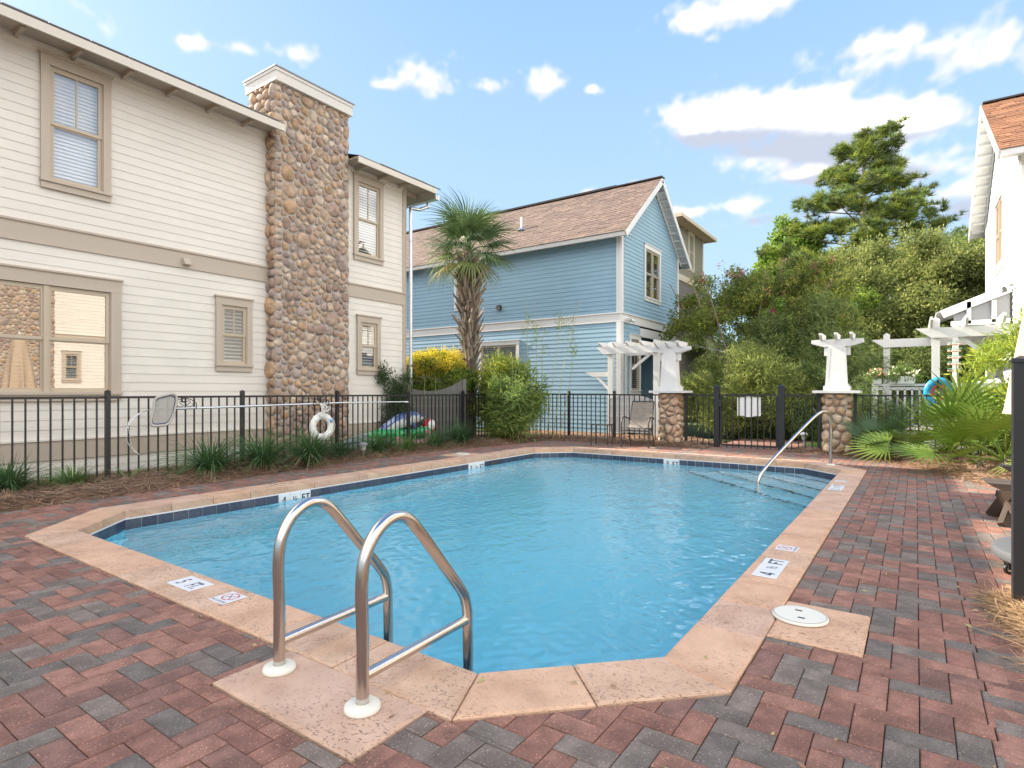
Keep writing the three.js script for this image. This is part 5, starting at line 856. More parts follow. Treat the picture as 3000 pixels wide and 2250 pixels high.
{ // dark plank bench table on splayed legs
  const b = thing('plank_bench', [1.15, 0, -6.95], 0, 'dark brown plank picnic bench on splayed legs beside the paving edge', 'bench'), w = M.brownWood;
  mesh('seat_plank', prism([[-.66, .0], [-.56, -.055], [.7, -.055], [.7, 0]], .19), w, b, [0, .42, .42]); mesh('seat_plank', prism([[-.66, .0], [-.56, -.055], [.7, -.055], [.7, 0]], .19), w, b, [0, .42, .22]); mesh('table_plank', prism([[-.48, .0], [-.40, -.05], [.7, -.05], [.7, 0]], .2), w, b, [0, .47, -.62]);
  for (const [z0, z1] of [[-.29, .36], [.28, .6]]) ; mesh('leg', beam([-.55, 0, -.29], [-.42, .38, .20], .05, .09), w, b); mesh('leg', beam([-.52, 0, .28], [-.30, .40, -.42], .05, .09), w, b); mesh('leg', beam([.5, 0, -.29], [.5, .38, .20], .05, .09), w, b); mesh('leg', beam([.5, 0, .28], [.5, .40, -.42], .05, .09), w, b); mesh('cross_piece', beam([-.50, .22, -.3], [-.42, .12, .35], .04, .06), w, b);
}
{ const t = thing('storage_pouch', [.98, .0, -7.2], .3, 'small navy bag under the plank bench', 'bag'); mesh('bag', new RoundedBoxGeometry(.34, .16, .26, 4, .05), std(C(.03, .045, .085), .8), t, [0, .08, 0]); mesh('handle', limb([[-.08, .15, 0], [-.04, .21, 0], [.04, .21, 0], [.08, .15, 0]], Array(4).fill(.01), 6, 12), std(C(.03, .045, .085), .8), t); }
// seat and toys on the deck
{ const s = thing('outdoor_sofa', [.75, .415, -16.3], 0, 'grey wicker sofa with navy cushions on the deck', 'sofa'); mesh('frame', merge([bx(1.5, .3, .7, 0, .18, 0), bx(.12, .55, .7, -.72, .3, 0), bx(.12, .55, .7, .72, .3, 0), bx(1.5, .6, .1, 0, .5, -.33)]), std(C(.22, .21, .19), .9, { map: woodGrain }), s); for (const x of [-.4, .35]) { mesh('seat_cushion', new RoundedBoxGeometry(.62, .13, .6, 3, .04), std(C(.03, .04, .085), .85), s, [x, .42, .03]); mesh('back_cushion', new RoundedBoxGeometry(.6, .45, .16, 3, .05), std(C(.035, .045, .095), .85), s, [x, .75, -.22]); } mesh('orange_pillow', new RoundedBoxGeometry(.34, .34, .1, 3, .05), std(C(.75, .4, .05), .85), s, [.55, .78, -.05], [-.3, -.3, .1]); mesh('patterned_pillow', new RoundedBoxGeometry(.5, .36, .13, 3, .06), std(C(.50, .58, .60), .85), s, [.52, .86, .2], [-.3, 0, .2]); }
{ const t = thing('swim_tube', [.37, .86, -14.06], .1, 'blue and red inflatable tube hung over the deck railing behind the white post', 'pool float'); for (const [r, k, c] of [[.22, .075, [.02, .32, .62]], [.135, .04, [.72, .03, .05]]]) mesh(r > .2 ? 'outer_tube' : 'inner_tube', new THREE.TorusGeometry(r * .85, k * .85, 14, 40).scale(1, 1.2, .75), phys(C(...c), .3, { clearcoat: .3 }), t, [0, .32, 0]); mesh('strap', bx(.03, .5, .09), std(C(.02, .02, .02), .6), t, [-.03, .32, .045]); }
{ const w = thing('shell_chime', [.62, 1.6, -14.32], 0, 'wind chime of pink shells hanging from the pergola beam', 'wind chime'), R = rngOf(6); mesh('cord', rod([0, 0, 0], [0, .7, 0], .003, 5), M.whitePlain, w); for (let k = 0; k < 5; k++) { mesh('rod', rod([-.11, .05 + k * .13, 0], [.11, .05 + k * .13, 0], .006, 6), std(C(.25, .55, .5), .6), w); for (let j = 0; j < 4; j++) mesh('shell', new THREE.SphereGeometry(.028, 8, 6).scale(1, .8, .5), std(C(.62 + R() * .15, .42 + R() * .1, .36), .5), w, [-.08 + j * .055, .01 + k * .13, (R() - .5) * .03]); } }
// ------------------------------------------------------------------ planting beds, lawn, straw
const segDist = (x, z, a, b) => { const dx = b[0] - a[0], dz = b[1] - a[1], t = cl(((x - a[0]) * dx + (z - a[1]) * dz) / (dx * dx + dz * dz)); return hypot(x - a[0] - dx * t, z - a[1] - dz * t); };
const edgeDist = (x, z, P) => { let d = 9; for (let k = 0; k < P.length; k++) d = min(d, segDist(x, z, P[k], P[(k + 1) % P.length])); return d; };
const bedLeft = [[-7.5, 1], [-7.42, -2], [-7.45, -2.6], [-7.5, -3.3], [-7.56, -4.3], [-7.8, -5.7], [-7.8, -7], [-7.86, -8.8], [-7.76, -9.3], [-7.55, -10.3], [-7.55, -11.4], [-7.3, -12.1], [-6.4, -12.25], [-5.45, -12.2], [-5.2, -12.1], [-4.3, -12.15], [-3.62, -12.2], [-3.6, -13.6], [-4.6, -14.4], [-9.4, -14.9], [-9.42, 1]];
const bedRight = [[-2.16, -12.45], [-1.6, -12.45], [-1.14, -12.35], [-.33, -11.7], [.25, -10.44], [.59, -9.74], [.9, -9.25], [1.6, -8.9], [3, -8.6], [3, -13.3], [-2.16, -13.3]];
const bedNear = [[.46, .6], [3, .6], [3, -4.75], [.9, -4.62], [.52, -4.55], [.33, -4.32], [.36, -3.95], [.44, -3.6]];
const bedTop = (P, x, z, s) => { const d = edgeDist(x, z, P), k = sstep(0, .35, d); return -.012 + k * .045 + k * .05 * fbm(x * 3.1, z * 3.1, s, 3) + .012 * fbm(x * 14, z * 14, s + 3, 2); };
function bed(P, seed, label, step, mat) {
  const xs = P.map((p) => p[0]), zs = P.map((p) => p[1]), x0 = min(...xs), x1 = max(...xs), z0 = min(...zs), z1 = max(...zs), nx = Math.ceil((x1 - x0) / step), nz = Math.ceil((z1 - z0) / step), pos = [], idx = [], uv = [], at = new Map();
  const vert = (i, j) => { const k = i * 9999 + j; if (!at.has(k)) { const x = x0 + i * step, z = z0 + j * step, q = inPoly(x, z, P); at.set(k, pos.length / 3); pos.push(x, q ? bedTop(P, x, z, seed) : -.05, z); uv.push(x, z); } return at.get(k); };
  for (let j = 0; j < nz; j++) for (let i = 0; i < nx; i++) { const c = [0, 1, 2, 3].filter((q) => inPoly(x0 + (i + (q & 1)) * step, z0 + (j + (q >> 1)) * step, P)).length; if (c) { const a = vert(i, j), b = vert(i + 1, j), d = vert(i, j + 1), e = vert(i + 1, j + 1); idx.push(a, d, b, b, d, e); } }
  return add(mesh('planting_bed', geoOf(pos, idx, uv), mat), label, 'planting bed', null, 'structure');
}
const straw = std(C(.26, .16, .095), 1, { map: soilMap });
bed(bedLeft, 3, 'raised bed of brown pine straw along the house side of the pool', .09, straw); bed(bedRight, 5, 'raised bed of pine straw under the saw palmettos', .09, straw); bed(bedNear, 7, 'pine straw bed round the tall black post', .09, straw);
// pine needles lying on the beds
{
  const seg = (bend, w) => { const pos = [], idx = []; for (let k = 0; k < 4; k++) { const t = k / 3, x = (t - .5), y = .02 * sin(t * PI) * bend, z = .16 * bend * (t - .5) ** 2; pos.push(x, y, z - w * 9 * (1 - .4 * t), x, y + .004, z + w * 9 * (1 - .4 * t)); } for (let k = 0; k < 3; k++) idx.push(2 * k, 2 * k + 1, 2 * k + 2, 2 * k + 1, 2 * k + 3, 2 * k + 2); return geoOf(pos, idx); };
  const cols = [[.36, .215, .125], [.29, .17, .10], [.44, .28, .165], [.22, .13, .085], [.34, .25, .18]], gold = [[.40, .25, .12], [.32, .19, .095], [.48, .32, .16], [.25, .155, .09]];
  const strew = (P, n, box2, seed, name, label, palette, len, top, fat = .0024) => {
    const R = rngOf(seed), im = new THREE.InstancedMesh(seg(1.3, fat), std(C(1, 1, 1), .8, { side: THREE.DoubleSide }), n), m = new THREE.Matrix4(), q = new THREE.Quaternion(), e = new THREE.Euler(); let k = 0, guard = 0;
    while (k < n && guard++ < n * 8) { const x = lerp(box2[0], box2[1], R()), z = lerp(box2[2], box2[3], R()); if (!inPoly(x, z, P) && R() > .05) continue; const inn = inPoly(x, z, P); if (!inn && edgeDist(x, z, P) > .13) continue; const y = (inn ? bedTop(P, x, z, top) : .004) + .004 + R() * R() * .028, l = len * (.6 + R() * .8); e.set((R() - .5) * .7, R() * 2 * PI, (R() - .5) * .55); q.setFromEuler(e); m.compose(V3(x, y, z), q, V3(l, l, l * (R() < .5 ? 1 : -1) * .7)); im.setMatrixAt(k, m); const c = palette[floor(R() * palette.length)], j = .75 + R() * .5; im.setColorAt(k, C(c[0] * j, c[1] * j, c[2] * j)); k++; }
    im.count = k; im.name = name; im.castShadow = im.receiveShadow = true; return add(im, label, 'pine straw', null, 'stuff');
  };
  strew(bedLeft, 26000, [-9.3, -3.6, -14, -1.2], 301, 'pine_straw', 'brown pine straw mulch lying over the bed along the fence', cols, .2, 3);
  strew(bedRight, 12000, [-2.1, 2.2, -13.2, -8.8], 302, 'pine_straw', 'brown pine straw mulch lying under the saw palmettos', cols, .2, 5);
  strew(bedNear, 15000, [.3, 1.2, -4.75, -3.2], 303, 'pine_straw', 'golden pine straw heaped round the tall black post', gold, .17, 7, .0011);
}
// lawn behind the fence
{
  const L = [[-2.0, -13.3], [3.4, -13.3], [3.4, -24], [-2.0, -24]], lawnM = std(C(.07, .13, .03), 1, { map: soilMap }); add(sheet('lawn', L, [], -.03, lawnM), 'green lawn behind the black fence', 'lawn', null, 'structure');
  add(sheet('lawn', [[-40, -13.6], [-3.7, -14.6], [-3.7, -60], [-40, -60]], [], -.035, lawnM), 'grass beside and behind the blue house', 'lawn', null, 'structure'); add(sheet('lawn', [[-2.0, -24.2], [60, -24.2], [60, -80], [-2.0, -80]], [], -.036, lawnM), 'grass under the trees', 'lawn', null, 'structure');
  const R = rngOf(44), g = geoOf([-.012, 0, 0, .012, 0, 0, .002, 1, .15, -.3, 0, .1, -.28, 0, .1, -.42, .8, -.1, .3, 0, -.1, .32, 0, -.1, .4, .9, .2], [0, 1, 2, 3, 4, 5, 6, 7, 8]), n = 14000, im = new THREE.InstancedMesh(g, leafMat(), n), m = new THREE.Matrix4(), q = new THREE.Quaternion();
  for (let k = 0; k < n; k++) { const strip = k < 2600, x = strip ? lerp(-9.35, -8.5, R()) : lerp(-2, 1.2, R()), z = strip ? lerp(-.8, -8.5, R()) : lerp(-13.3, -17.5, R() * R()); q.setFromEuler(new THREE.Euler((R() - .5) * .5, R() * 6.28, (R() - .5) * .5)); const s = .06 + R() * .07; m.compose(V3(x, strip ? .03 : -.03, z), q, V3(s * 1.3, s, s * 1.3)); im.setMatrixAt(k, m); const j = .7 + R() * .7; im.setColorAt(k, C(.10 * j, .19 * j, .04 * j)); }
  im.name = 'grass'; im.castShadow = im.receiveShadow = true; add(im, 'short green grass blades on the lawn and by the house wall', 'grass', null, 'stuff');
}
// ------------------------------------------------------------------ plants
function bladeTuft(seed, n, len, wid, spread, droop) {
  const R = rngOf(seed), pos = [], idx = [];
  for (let k = 0; k < n; k++) { const a = R() * 2 * PI, r0 = R() * .07 * spread, l = len * (.55 + R() * .6), out = (.15 + R() * .95) * spread, dr = droop * (.4 + R()), w = wid * (.6 + R() * .6), S = 5, o = pos.length / 3, px = -sin(a), pz = cos(a); for (let s = 0; s <= S; s++) { const t = s / S, h = l * (t - dr * t * t * (.5 + out * .5)), d = r0 + l * out * (t * .45 + t * t * .35), ww = w * (s === S ? .1 : 1 - .55 * t * t); pos.push(cos(a) * d - px * ww, h, sin(a) * d - pz * ww, cos(a) * d + px * ww, h + .002, sin(a) * d + pz * ww); } for (let s = 0; s < S; s++) { const b = o + 2 * s; idx.push(b, b + 1, b + 2, b + 1, b + 3, b + 2); } }
  return geoOf(pos, idx);
}
const grassMats = [[.09, .18, .06], [.075, .15, .06], [.15, .25, .07]].map((c) => leafMat({ color: C(...c), transmission: .3, roughness: .75 })), dryMat = leafMat({ color: C(.42, .34, .2), transmission: .2 });
const tufts = [0, 1, 2].map((k) => bladeTuft(60 + k, 460, .66, .0055, 1.4, .68)), dryTufts = [0, 1].map((k) => bladeTuft(70 + k, 90, .46, .004, 1.6, 1.3));
const clump = (x, z, s, k, label, mat = 0) => { const c = thing('grass_clump', [x, .03, z], k * 1.7, label, 'ornamental grass', 'grass clumps along the fence'); c.scale.set(s, s, s); mesh('green_blades', tufts[k % 3], grassMats[mat], c).userData.kind = 'stuff'; mesh('dry_blades', dryTufts[k % 2], dryMat, c).userData.kind = 'stuff'; };
[[-8.12, -4.22, 1.12, 'dense green grass clump below the net pole'], [-8.1, -5.0, 1.2, 'dense green grass clump left of the stone chimney base'], [-7.95, -5.72, 1.22, 'largest green grass clump, in front of the life ring'], [-8.2, -6.5, .82, 'small grass clump beside the dark path light'], [-8.22, -7.4, .95, 'grass clump between path light and inflatable toys'], [-8.15, -8.1, .7, 'thin pale grass clump in front of the pink flamingo'], [-8.18, -8.92, .78, 'grass clump below the beach ball'], [-8.22, -9.75, 1.15, 'arching blue-green grass clump beside the board fence'], [-8.5, -2.1, .85, 'grass clump at the near end of the black fence'], [-8.4, -2.68, .6, 'small yellowish grass tuft among the straw near the large window']].forEach(([x, z, s, l], k) => clump(x, z, s, k, l, [0, 0, 0, 1, 0, 2, 0, 1, 0, 2][k]));
{ const p = thing('amaryllis', [-8.42, .03, -3.3], 0, 'low plant with a few broad strap leaves at the foot of the fence', 'plant'); for (let k = 0; k < 6; k++) { const a = [.3, 2.9, 1.4, 4.2, 5.4, 2.2][k], l = .3 + .12 * hash(k, 2), pos = [], idx = []; for (let s = 0; s <= 6; s++) { const t = s / 6, d = l * t * .8, h = l * (t * .75 - t * t * .25), w = .021 * (1 - t * t * .95); pos.push(cos(a) * d + sin(a) * w, h, sin(a) * d - cos(a) * w, cos(a) * d - sin(a) * w, h, sin(a) * d + cos(a) * w); } for (let s = 0; s < 6; s++) idx.push(2 * s, 2 * s + 1, 2 * s + 2, 2 * s + 1, 2 * s + 3, 2 * s + 2); mesh('leaf', geoOf(pos, idx), leafMat({ color: C(.20, .30, .11), roughness: .6 }), p); } }

// fan leaf: stalk along +x, then leaflets spread in the plane
function fan(seed, stalk, len, n, spread, droop, wid, bend = .12) {
  const R = rngOf(seed), parts = [], hx = stalk, hy = -bend * stalk * .6;
  parts.push(limb([[0, 0, 0], [stalk * .5, bend * stalk * .1, 0], [hx, hy, 0]], [.014, .009, .006], 5, 6));
  const pos = [], idx = [];
  for (let k = 0; k < n; k++) { const a = (k / (n - 1) - .5) * 2 * spread, l = len * (1 - .32 * abs(a / spread) ** 2) * (.9 + R() * .18), S = 4, o = pos.length / 3, dr = droop * (.6 + R() * .8), w = wid * (1 - .35 * abs(a / spread)), fold = (k % 2 ? 1 : -1) * .25 * w; for (let s = 0; s <= S; s++) { const t = s / S, d = l * t, y = hy + .06 * len * (1 - cos(a)) - dr * l * t * t * t + fold * sin(PI * min(1, t * 1.6)), ww = w * (t < .35 ? .25 + t * 2.1 : 1 - (t - .35) / .65 * .96), x = hx + cos(a) * d, z = sin(a) * d; pos.push(x + sin(a) * ww, y, z - cos(a) * ww, x - sin(a) * ww, y + .3 * ww, z + cos(a) * ww); } for (let s = 0; s < S; s++) { const b = o + 2 * s; idx.push(b, b + 1, b + 2, b + 1, b + 3, b + 2); } }
  parts.push(geoOf(pos, idx)); parts.forEach((g) => { if (g.attributes.uv) g.deleteAttribute('uv'); }); return merge(parts);
}
function fanMesh(geo, mat, parent, y, yaw, pitch, roll, s = 1) { const f = mesh('frond', geo, mat, parent, [0, y, 0]); f.rotation.order = 'YZX'; f.rotation.set(roll, yaw, pitch); f.scale.setScalar(s); return f; }
{ // cabbage palm with its old leaf bases on the trunk
  const p = thing('palm_tree', [-9.67, 0, -11.8], 0, 'cabbage palm with a bristling trunk of old leaf bases in front of the blue house', 'palm tree'), R = rngOf(19), top = 4.45, grown = p.scale.setScalar(1.06), lean = (y) => .05 * sin(y * .6);
  mesh('trunk', limb([[0, -.1, 0], [lean(1), 1, 0], [lean(2), 2, .02], [lean(3), 3, 0], [lean(4), 4, 0], [lean(4.5), 4.6, 0]], [.17, .165, .185, .21, .215, .10], 14, 20), std(C(.16, .12, .09), .95, { map: barkMap }), p);
  const bootM = [[.46, .37, .29], [.38, .29, .22], [.55, .46, .37], [.31, .23, .175], [.43, .31, .22]].map((c) => std(C(...c), .9, { map: barkMap }));
  const bootG = [0, 1, 2].map((k) => { const w = .055, l = .30 + .07 * k, t = .016; const g = geoOf([-w, 0, 0, w, 0, 0, w * .75, l * .45, .075, -w * .75, l * .45, .075, -w * .34, l, .17 + .03 * k, w * .34, l, .17 + .03 * k, 0, 0, t * 2, 0, l * .45, .075 + t * 2.2, 0, l * .98, .17 + .03 * k + t], [0, 6, 7, 0, 7, 3, 6, 1, 2, 6, 2, 7, 3, 7, 8, 3, 8, 4, 7, 2, 5, 7, 5, 8, 0, 3, 2, 0, 2, 1, 3, 4, 5, 3, 5, 2]).toNonIndexed(); g.computeVertexNormals(); const uv = []; const q = g.attributes.position; for (let i = 0; i < q.count; i++) uv.push(q.getX(i), q.getY(i)); g.setAttribute('uv', new THREE.Float32BufferAttribute(uv, 2)); return g; });
  for (let k = 0; k < 250; k++) { const y = .9 + 3.45 * k / 250, a = k * 2.39996 + (R() - .5) * .25, r = y > 4.0 ? lerp(.215, .13, (y - 4) / .4) : lerp(.155, .215, (y - .9) / 3.1), bs = lerp(.68, 1.15, cl((y - .9) / 2.6)); const b = mesh('leaf_base', bootG[k % 3], bootM[floor(R() * 5)], p, [lean(y) + sin(a) * r * .86, y - .1, cos(a) * r * .86]); b.rotation.order = 'YXZ'; b.rotation.set((R() - .25) * .35 - .12, a, (R() - .5) * .7); b.scale.set((.8 + R() * .5) * bs, (.7 + R() * .5) * bs, (.6 + R() * .6) * bs); }
  const gm = [[.17, .25, .10], [.20, .285, .105], [.145, .22, .10], [.26, .33, .10]].map((c) => leafMat({ color: C(...c), roughness: .55, transmission: .35 })), oldM = leafMat({ color: C(.44, .38, .16), roughness: .8, transmission: .4 });
  const fans = [0, 1, 2, 3].map((k) => fan(200 + k, .5 + .06 * k, .68, 38, 2.3, .3 + .1 * k, .019, .3));
  for (let k = 0; k < 34; k++) { const q = k / 33, pitch = 1.45 - q * 1.8 + (R() - .5) * .25, yaw = k * 2.39996 + R() * .4; fanMesh(fans[k % 4], k > 31 ? oldM : gm[floor(R() * 4)], p, top + .2 - q * .1, yaw, pitch, (R() - .5) * .6, .95 + R() * .25); p.children.at(-1).position.x = lean(4.4); }
}
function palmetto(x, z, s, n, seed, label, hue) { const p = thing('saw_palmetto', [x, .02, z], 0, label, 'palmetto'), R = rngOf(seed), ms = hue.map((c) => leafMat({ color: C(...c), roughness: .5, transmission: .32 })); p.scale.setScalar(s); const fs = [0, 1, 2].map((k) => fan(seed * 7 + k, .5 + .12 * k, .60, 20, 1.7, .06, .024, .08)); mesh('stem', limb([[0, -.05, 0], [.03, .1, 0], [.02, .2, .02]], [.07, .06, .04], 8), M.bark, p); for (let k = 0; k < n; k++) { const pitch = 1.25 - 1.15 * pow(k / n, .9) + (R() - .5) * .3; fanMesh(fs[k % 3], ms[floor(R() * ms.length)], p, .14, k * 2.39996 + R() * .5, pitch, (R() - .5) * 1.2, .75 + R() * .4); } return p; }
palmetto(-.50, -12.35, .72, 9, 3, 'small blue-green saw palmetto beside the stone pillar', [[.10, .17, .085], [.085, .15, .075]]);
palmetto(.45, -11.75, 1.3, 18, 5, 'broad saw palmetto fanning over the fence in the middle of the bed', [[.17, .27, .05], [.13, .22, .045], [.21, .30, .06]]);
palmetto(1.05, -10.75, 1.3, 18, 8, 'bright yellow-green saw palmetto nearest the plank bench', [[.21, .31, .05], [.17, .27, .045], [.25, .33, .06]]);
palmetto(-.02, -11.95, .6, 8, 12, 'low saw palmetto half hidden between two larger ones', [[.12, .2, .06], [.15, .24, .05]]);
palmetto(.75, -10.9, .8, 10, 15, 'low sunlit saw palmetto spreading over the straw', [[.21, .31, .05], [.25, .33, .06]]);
{ // sago behind the fence: pinnate leaves
  const p = thing('sago_palm', [-.3, 0, -13.75], 0, 'dark green sago palm behind the fence', 'sago palm'), pos = [], idx = []; const L = .85; for (let k = 0; k < 34; k++) { const t = .12 + .88 * k / 34, x = L * t, y = .35 * L * sin(t * 1.9), l = .17 * sin(PI * min(1, t * .93 + .05)); for (const s of [-1, 1]) { const o = pos.length / 3; pos.push(x - .008, y, 0, x + .008, y, 0, x + .07, y + .03, s * l); idx.push(o, o + 1, o + 2); } } const g = geoOf(pos, idx), m = leafMat({ color: C(.055, .115, .04), roughness: .5 }); for (let k = 0; k < 22; k++) { const f = mesh('frond', g, m, p, [0, .28, 0]); f.rotation.order = 'YZX'; f.rotation.set(0, k * 2.39996, .9 - .04 * k); } mesh('stem', limb([[0, -.05, 0], [0, .28, 0]], [.14, .11], 10), M.bark, p); }

// ------------------------------------------------------------------ leafy crowns
function leaves(seed, n, r, l, w, curl = .25) { const R = rngOf(seed), pos = [], idx = []; for (let k = 0; k < n; k++) { const d = V3(R() - .5, R() - .5, R() - .5).normalize(), c = d.clone().multiplyScalar(r * pow(R(), .5)), a = V3(R() - .5, R() - .35, R() - .5).addScaledVector(d, .7).normalize(), b = a.clone().cross(V3(R() - .5, R() - .5, R() - .5)).normalize(), nn = a.clone().cross(b), L = l * (.7 + R() * .6), Wd = w * (.7 + R() * .6), o = pos.length / 3; const p = (u, v, h) => { const q = c.clone().addScaledVector(a, u * L).addScaledVector(b, v * Wd).addScaledVector(nn, h * L); pos.push(q.x, q.y, q.z); }; p(-.5, 0, 0); p(.02, -.5, curl * .3); p(.02, .5, curl * .3); p(.5, 0, -curl * .3); idx.push(o, o + 1, o + 2, o + 1, o + 3, o + 2); } return geoOf(pos, idx); }
// clumps of leaves spread through lobes [x, y, z, rx, ry, rz]; shell keeps most near the surface
function crown(parent, name, lobes, n, geo, mat, palette, seed, size = [.8, 1.3], shell = .55, gap = .36, knobs = 6) {
  const R = rngOf(seed); lobes = lobes.flatMap((l) => { const out = [[l[0], l[1], l[2], l[3] * .86, l[4] * .86, l[5] * .86]]; for (let k = 0; k < knobs; k++) { const u = R() * 1.7 - .7, a = R() * 2 * PI, s = sqrt(max(0, 1 - u * u)), f = .2 + R() * .26; out.push([l[0] + cos(a) * s * l[3] * .88, l[1] + u * l[4] * .88, l[2] + sin(a) * s * l[5] * .88, l[3] * f, l[4] * f, l[5] * f]); } return out; });
  const vol = lobes.map((l) => pow(l[3] * l[4] * l[5], .72)), tot = vol.reduce((a, b) => a + b), im = new THREE.InstancedMesh(geo, mat, n), m = new THREE.Matrix4(), q = new THREE.Quaternion(); let k = 0, guard = 0;
  while (k < n && guard++ < n * 12) {
    let t = R() * tot, i = 0; while (t > vol[i] && i < lobes.length - 1) t -= vol[i++];
    const [x, y, z, rx, ry, rz] = lobes[i], u = R() * 2 - 1, a = R() * 2 * PI, s = sqrt(1 - u * u), rad = lerp(shell, 1, pow(R(), .6)), px = x + cos(a) * s * rx * rad, py = y + u * ry * rad, pz = z + sin(a) * s * rz * rad;
    const f = .5 * fbm(px * 1.15 + 20, py * 1.3 + pz * .9 + 7, seed, 3) + .5 * fbm(pz * 1.15 + 3, py * 1.3 - px * .8 + 31, seed + 9, 3);
    if (f < gap) continue;
    q.setFromEuler(new THREE.Euler(R() * 6.28, R() * 6.28, R() * 6.28)); const sc = lerp(size[0], size[1], R()); m.compose(V3(px, py, pz), q, V3(sc, sc, sc)); im.setMatrixAt(k, m);
    const c = palette[floor(R() * palette.length)], j = .85 + R() * .6; im.setColorAt(k, C(c[0] * j, c[1] * j, c[2] * j)); k++;
  }
  im.count = k; im.name = name; im.castShadow = im.receiveShadow = true; im.userData.kind = 'stuff'; parent.add(im); return im;
}
const LM = leafMat();
const cutLeaf = leaves(401, 22, .2, .085, .042), tinyLeaf = leaves(402, 26, .13, .05, .022), oakLeaf = leaves(403, 26, .34, .11, .05), bigLeaf = leaves(404, 16, .3, .15, .12), farLeaf = leaves(406, 30, .55, .2, .12), bambooLeaf = leaves(407, 16, .2, .15, .019), featherLeaf = leaves(408, 22, .27, .13, .017);
function branchy(seed, base, dirs, r) { const R = rngOf(seed), gs = []; for (const [pts, r0] of dirs) gs.push(limb(pts, pts.map((_, k) => r0 * (1 - .75 * k / (pts.length - 1))), 7, 10)); return merge(gs); }
{ const s = thing('golden_shrub', [-10.25, 0, -11.25], 0, 'rounded shrub with yellow new growth behind the board fence', 'shrub'); mesh('trunk', branchy(1, 0, [[[[0, 0, 0], [.05, .6, 0], [.1, 1.3, .1]], .05], [[[0, 0, 0], [-.3, .7, .2], [-.5, 1.4, .1]], .04], [[[0, 0, 0], [.3, .6, -.2], [.5, 1.5, -.1]], .04]]), M.bark, s); crown(s, 'crown', [[-.1, 1.55, 0, .85, .72, .8], [.5, 1.5, .2, .6, .6, .6], [-.55, 1.4, .2, .6, .7, .6], [.1, 1, .3, .8, .6, .6]], 2600, cutLeaf, LM, [[.14, .21, .04], [.19, .26, .04], [.11, .17, .04], [.24, .29, .04]], 11, [.6, 1.0], .5, .3); crown(s, 'new_growth', [[-.1, 1.95, .05, .82, .36, .75], [.5, 1.9, .25, .55, .26, .5], [-.55, 1.85, .25, .5, .3, .5], [.1, 1.7, .5, .7, .4, .3]], 900, tinyLeaf, LM, [[.58, .48, .04], [.46, .42, .05], [.66, .52, .05]], 12, [.7, 1.1], .75, .34); }
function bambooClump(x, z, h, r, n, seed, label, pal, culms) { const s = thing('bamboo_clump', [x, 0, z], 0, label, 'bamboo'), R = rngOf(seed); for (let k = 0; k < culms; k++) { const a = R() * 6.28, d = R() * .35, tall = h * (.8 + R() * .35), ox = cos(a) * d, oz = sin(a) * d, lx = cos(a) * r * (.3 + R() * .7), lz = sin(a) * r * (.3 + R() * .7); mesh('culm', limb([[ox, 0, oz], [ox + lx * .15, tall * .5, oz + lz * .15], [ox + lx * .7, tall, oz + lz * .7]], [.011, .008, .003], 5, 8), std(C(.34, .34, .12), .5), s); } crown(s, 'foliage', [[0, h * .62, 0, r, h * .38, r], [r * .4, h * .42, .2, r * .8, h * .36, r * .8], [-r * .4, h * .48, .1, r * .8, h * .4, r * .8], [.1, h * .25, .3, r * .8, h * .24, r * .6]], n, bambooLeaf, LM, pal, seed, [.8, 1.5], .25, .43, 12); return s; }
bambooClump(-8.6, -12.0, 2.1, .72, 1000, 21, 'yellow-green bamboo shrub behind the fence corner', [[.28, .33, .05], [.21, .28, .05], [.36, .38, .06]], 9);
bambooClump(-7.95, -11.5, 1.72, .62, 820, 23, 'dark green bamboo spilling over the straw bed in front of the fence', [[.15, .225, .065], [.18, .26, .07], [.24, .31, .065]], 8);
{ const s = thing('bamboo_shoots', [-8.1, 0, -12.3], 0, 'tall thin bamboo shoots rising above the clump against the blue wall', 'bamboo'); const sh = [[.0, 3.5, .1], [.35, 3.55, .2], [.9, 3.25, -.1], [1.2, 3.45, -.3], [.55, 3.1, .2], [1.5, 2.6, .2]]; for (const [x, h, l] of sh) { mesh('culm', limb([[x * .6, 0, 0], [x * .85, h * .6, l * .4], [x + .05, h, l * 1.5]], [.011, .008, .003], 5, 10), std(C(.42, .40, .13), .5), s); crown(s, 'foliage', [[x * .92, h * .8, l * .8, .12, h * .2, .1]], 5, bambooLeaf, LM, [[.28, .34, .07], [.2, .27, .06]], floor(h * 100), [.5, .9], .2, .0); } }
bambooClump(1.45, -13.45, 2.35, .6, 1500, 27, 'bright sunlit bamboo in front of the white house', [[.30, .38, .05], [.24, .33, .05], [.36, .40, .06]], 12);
{ const s = thing('climbing_vine', [-9.4, 0, -8.9], 0, 'dark leafy vine climbing the corner of the cream house and the board fence', 'vine'); mesh('stem', merge([limb([[0, 0, 0], [.03, .6, .1], [-.02, 1.3, .25], [0, 1.9, .42]], [.012, .01, .008, .003], 5, 12), limb([[0, 0, -.1], [.05, .6, -.15], [.02, 1.2, -.2], [.04, 1.65, -.3]], [.012, .01, .008, .003], 5, 12)]), M.bark, s); crown(s, 'foliage', [[.05, .9, .1, .12, .75, .28], [.06, 1.2, -.2, .14, .45, .3], [.02, 1.55, .35, .06, .3, .12], [.12, .5, 0, .2, .45, .4]], 420, tinyLeaf, LM, [[.06, .105, .04], [.08, .13, .045], [.05, .085, .035]], 33, [.6, 1.1], .2, .34); }
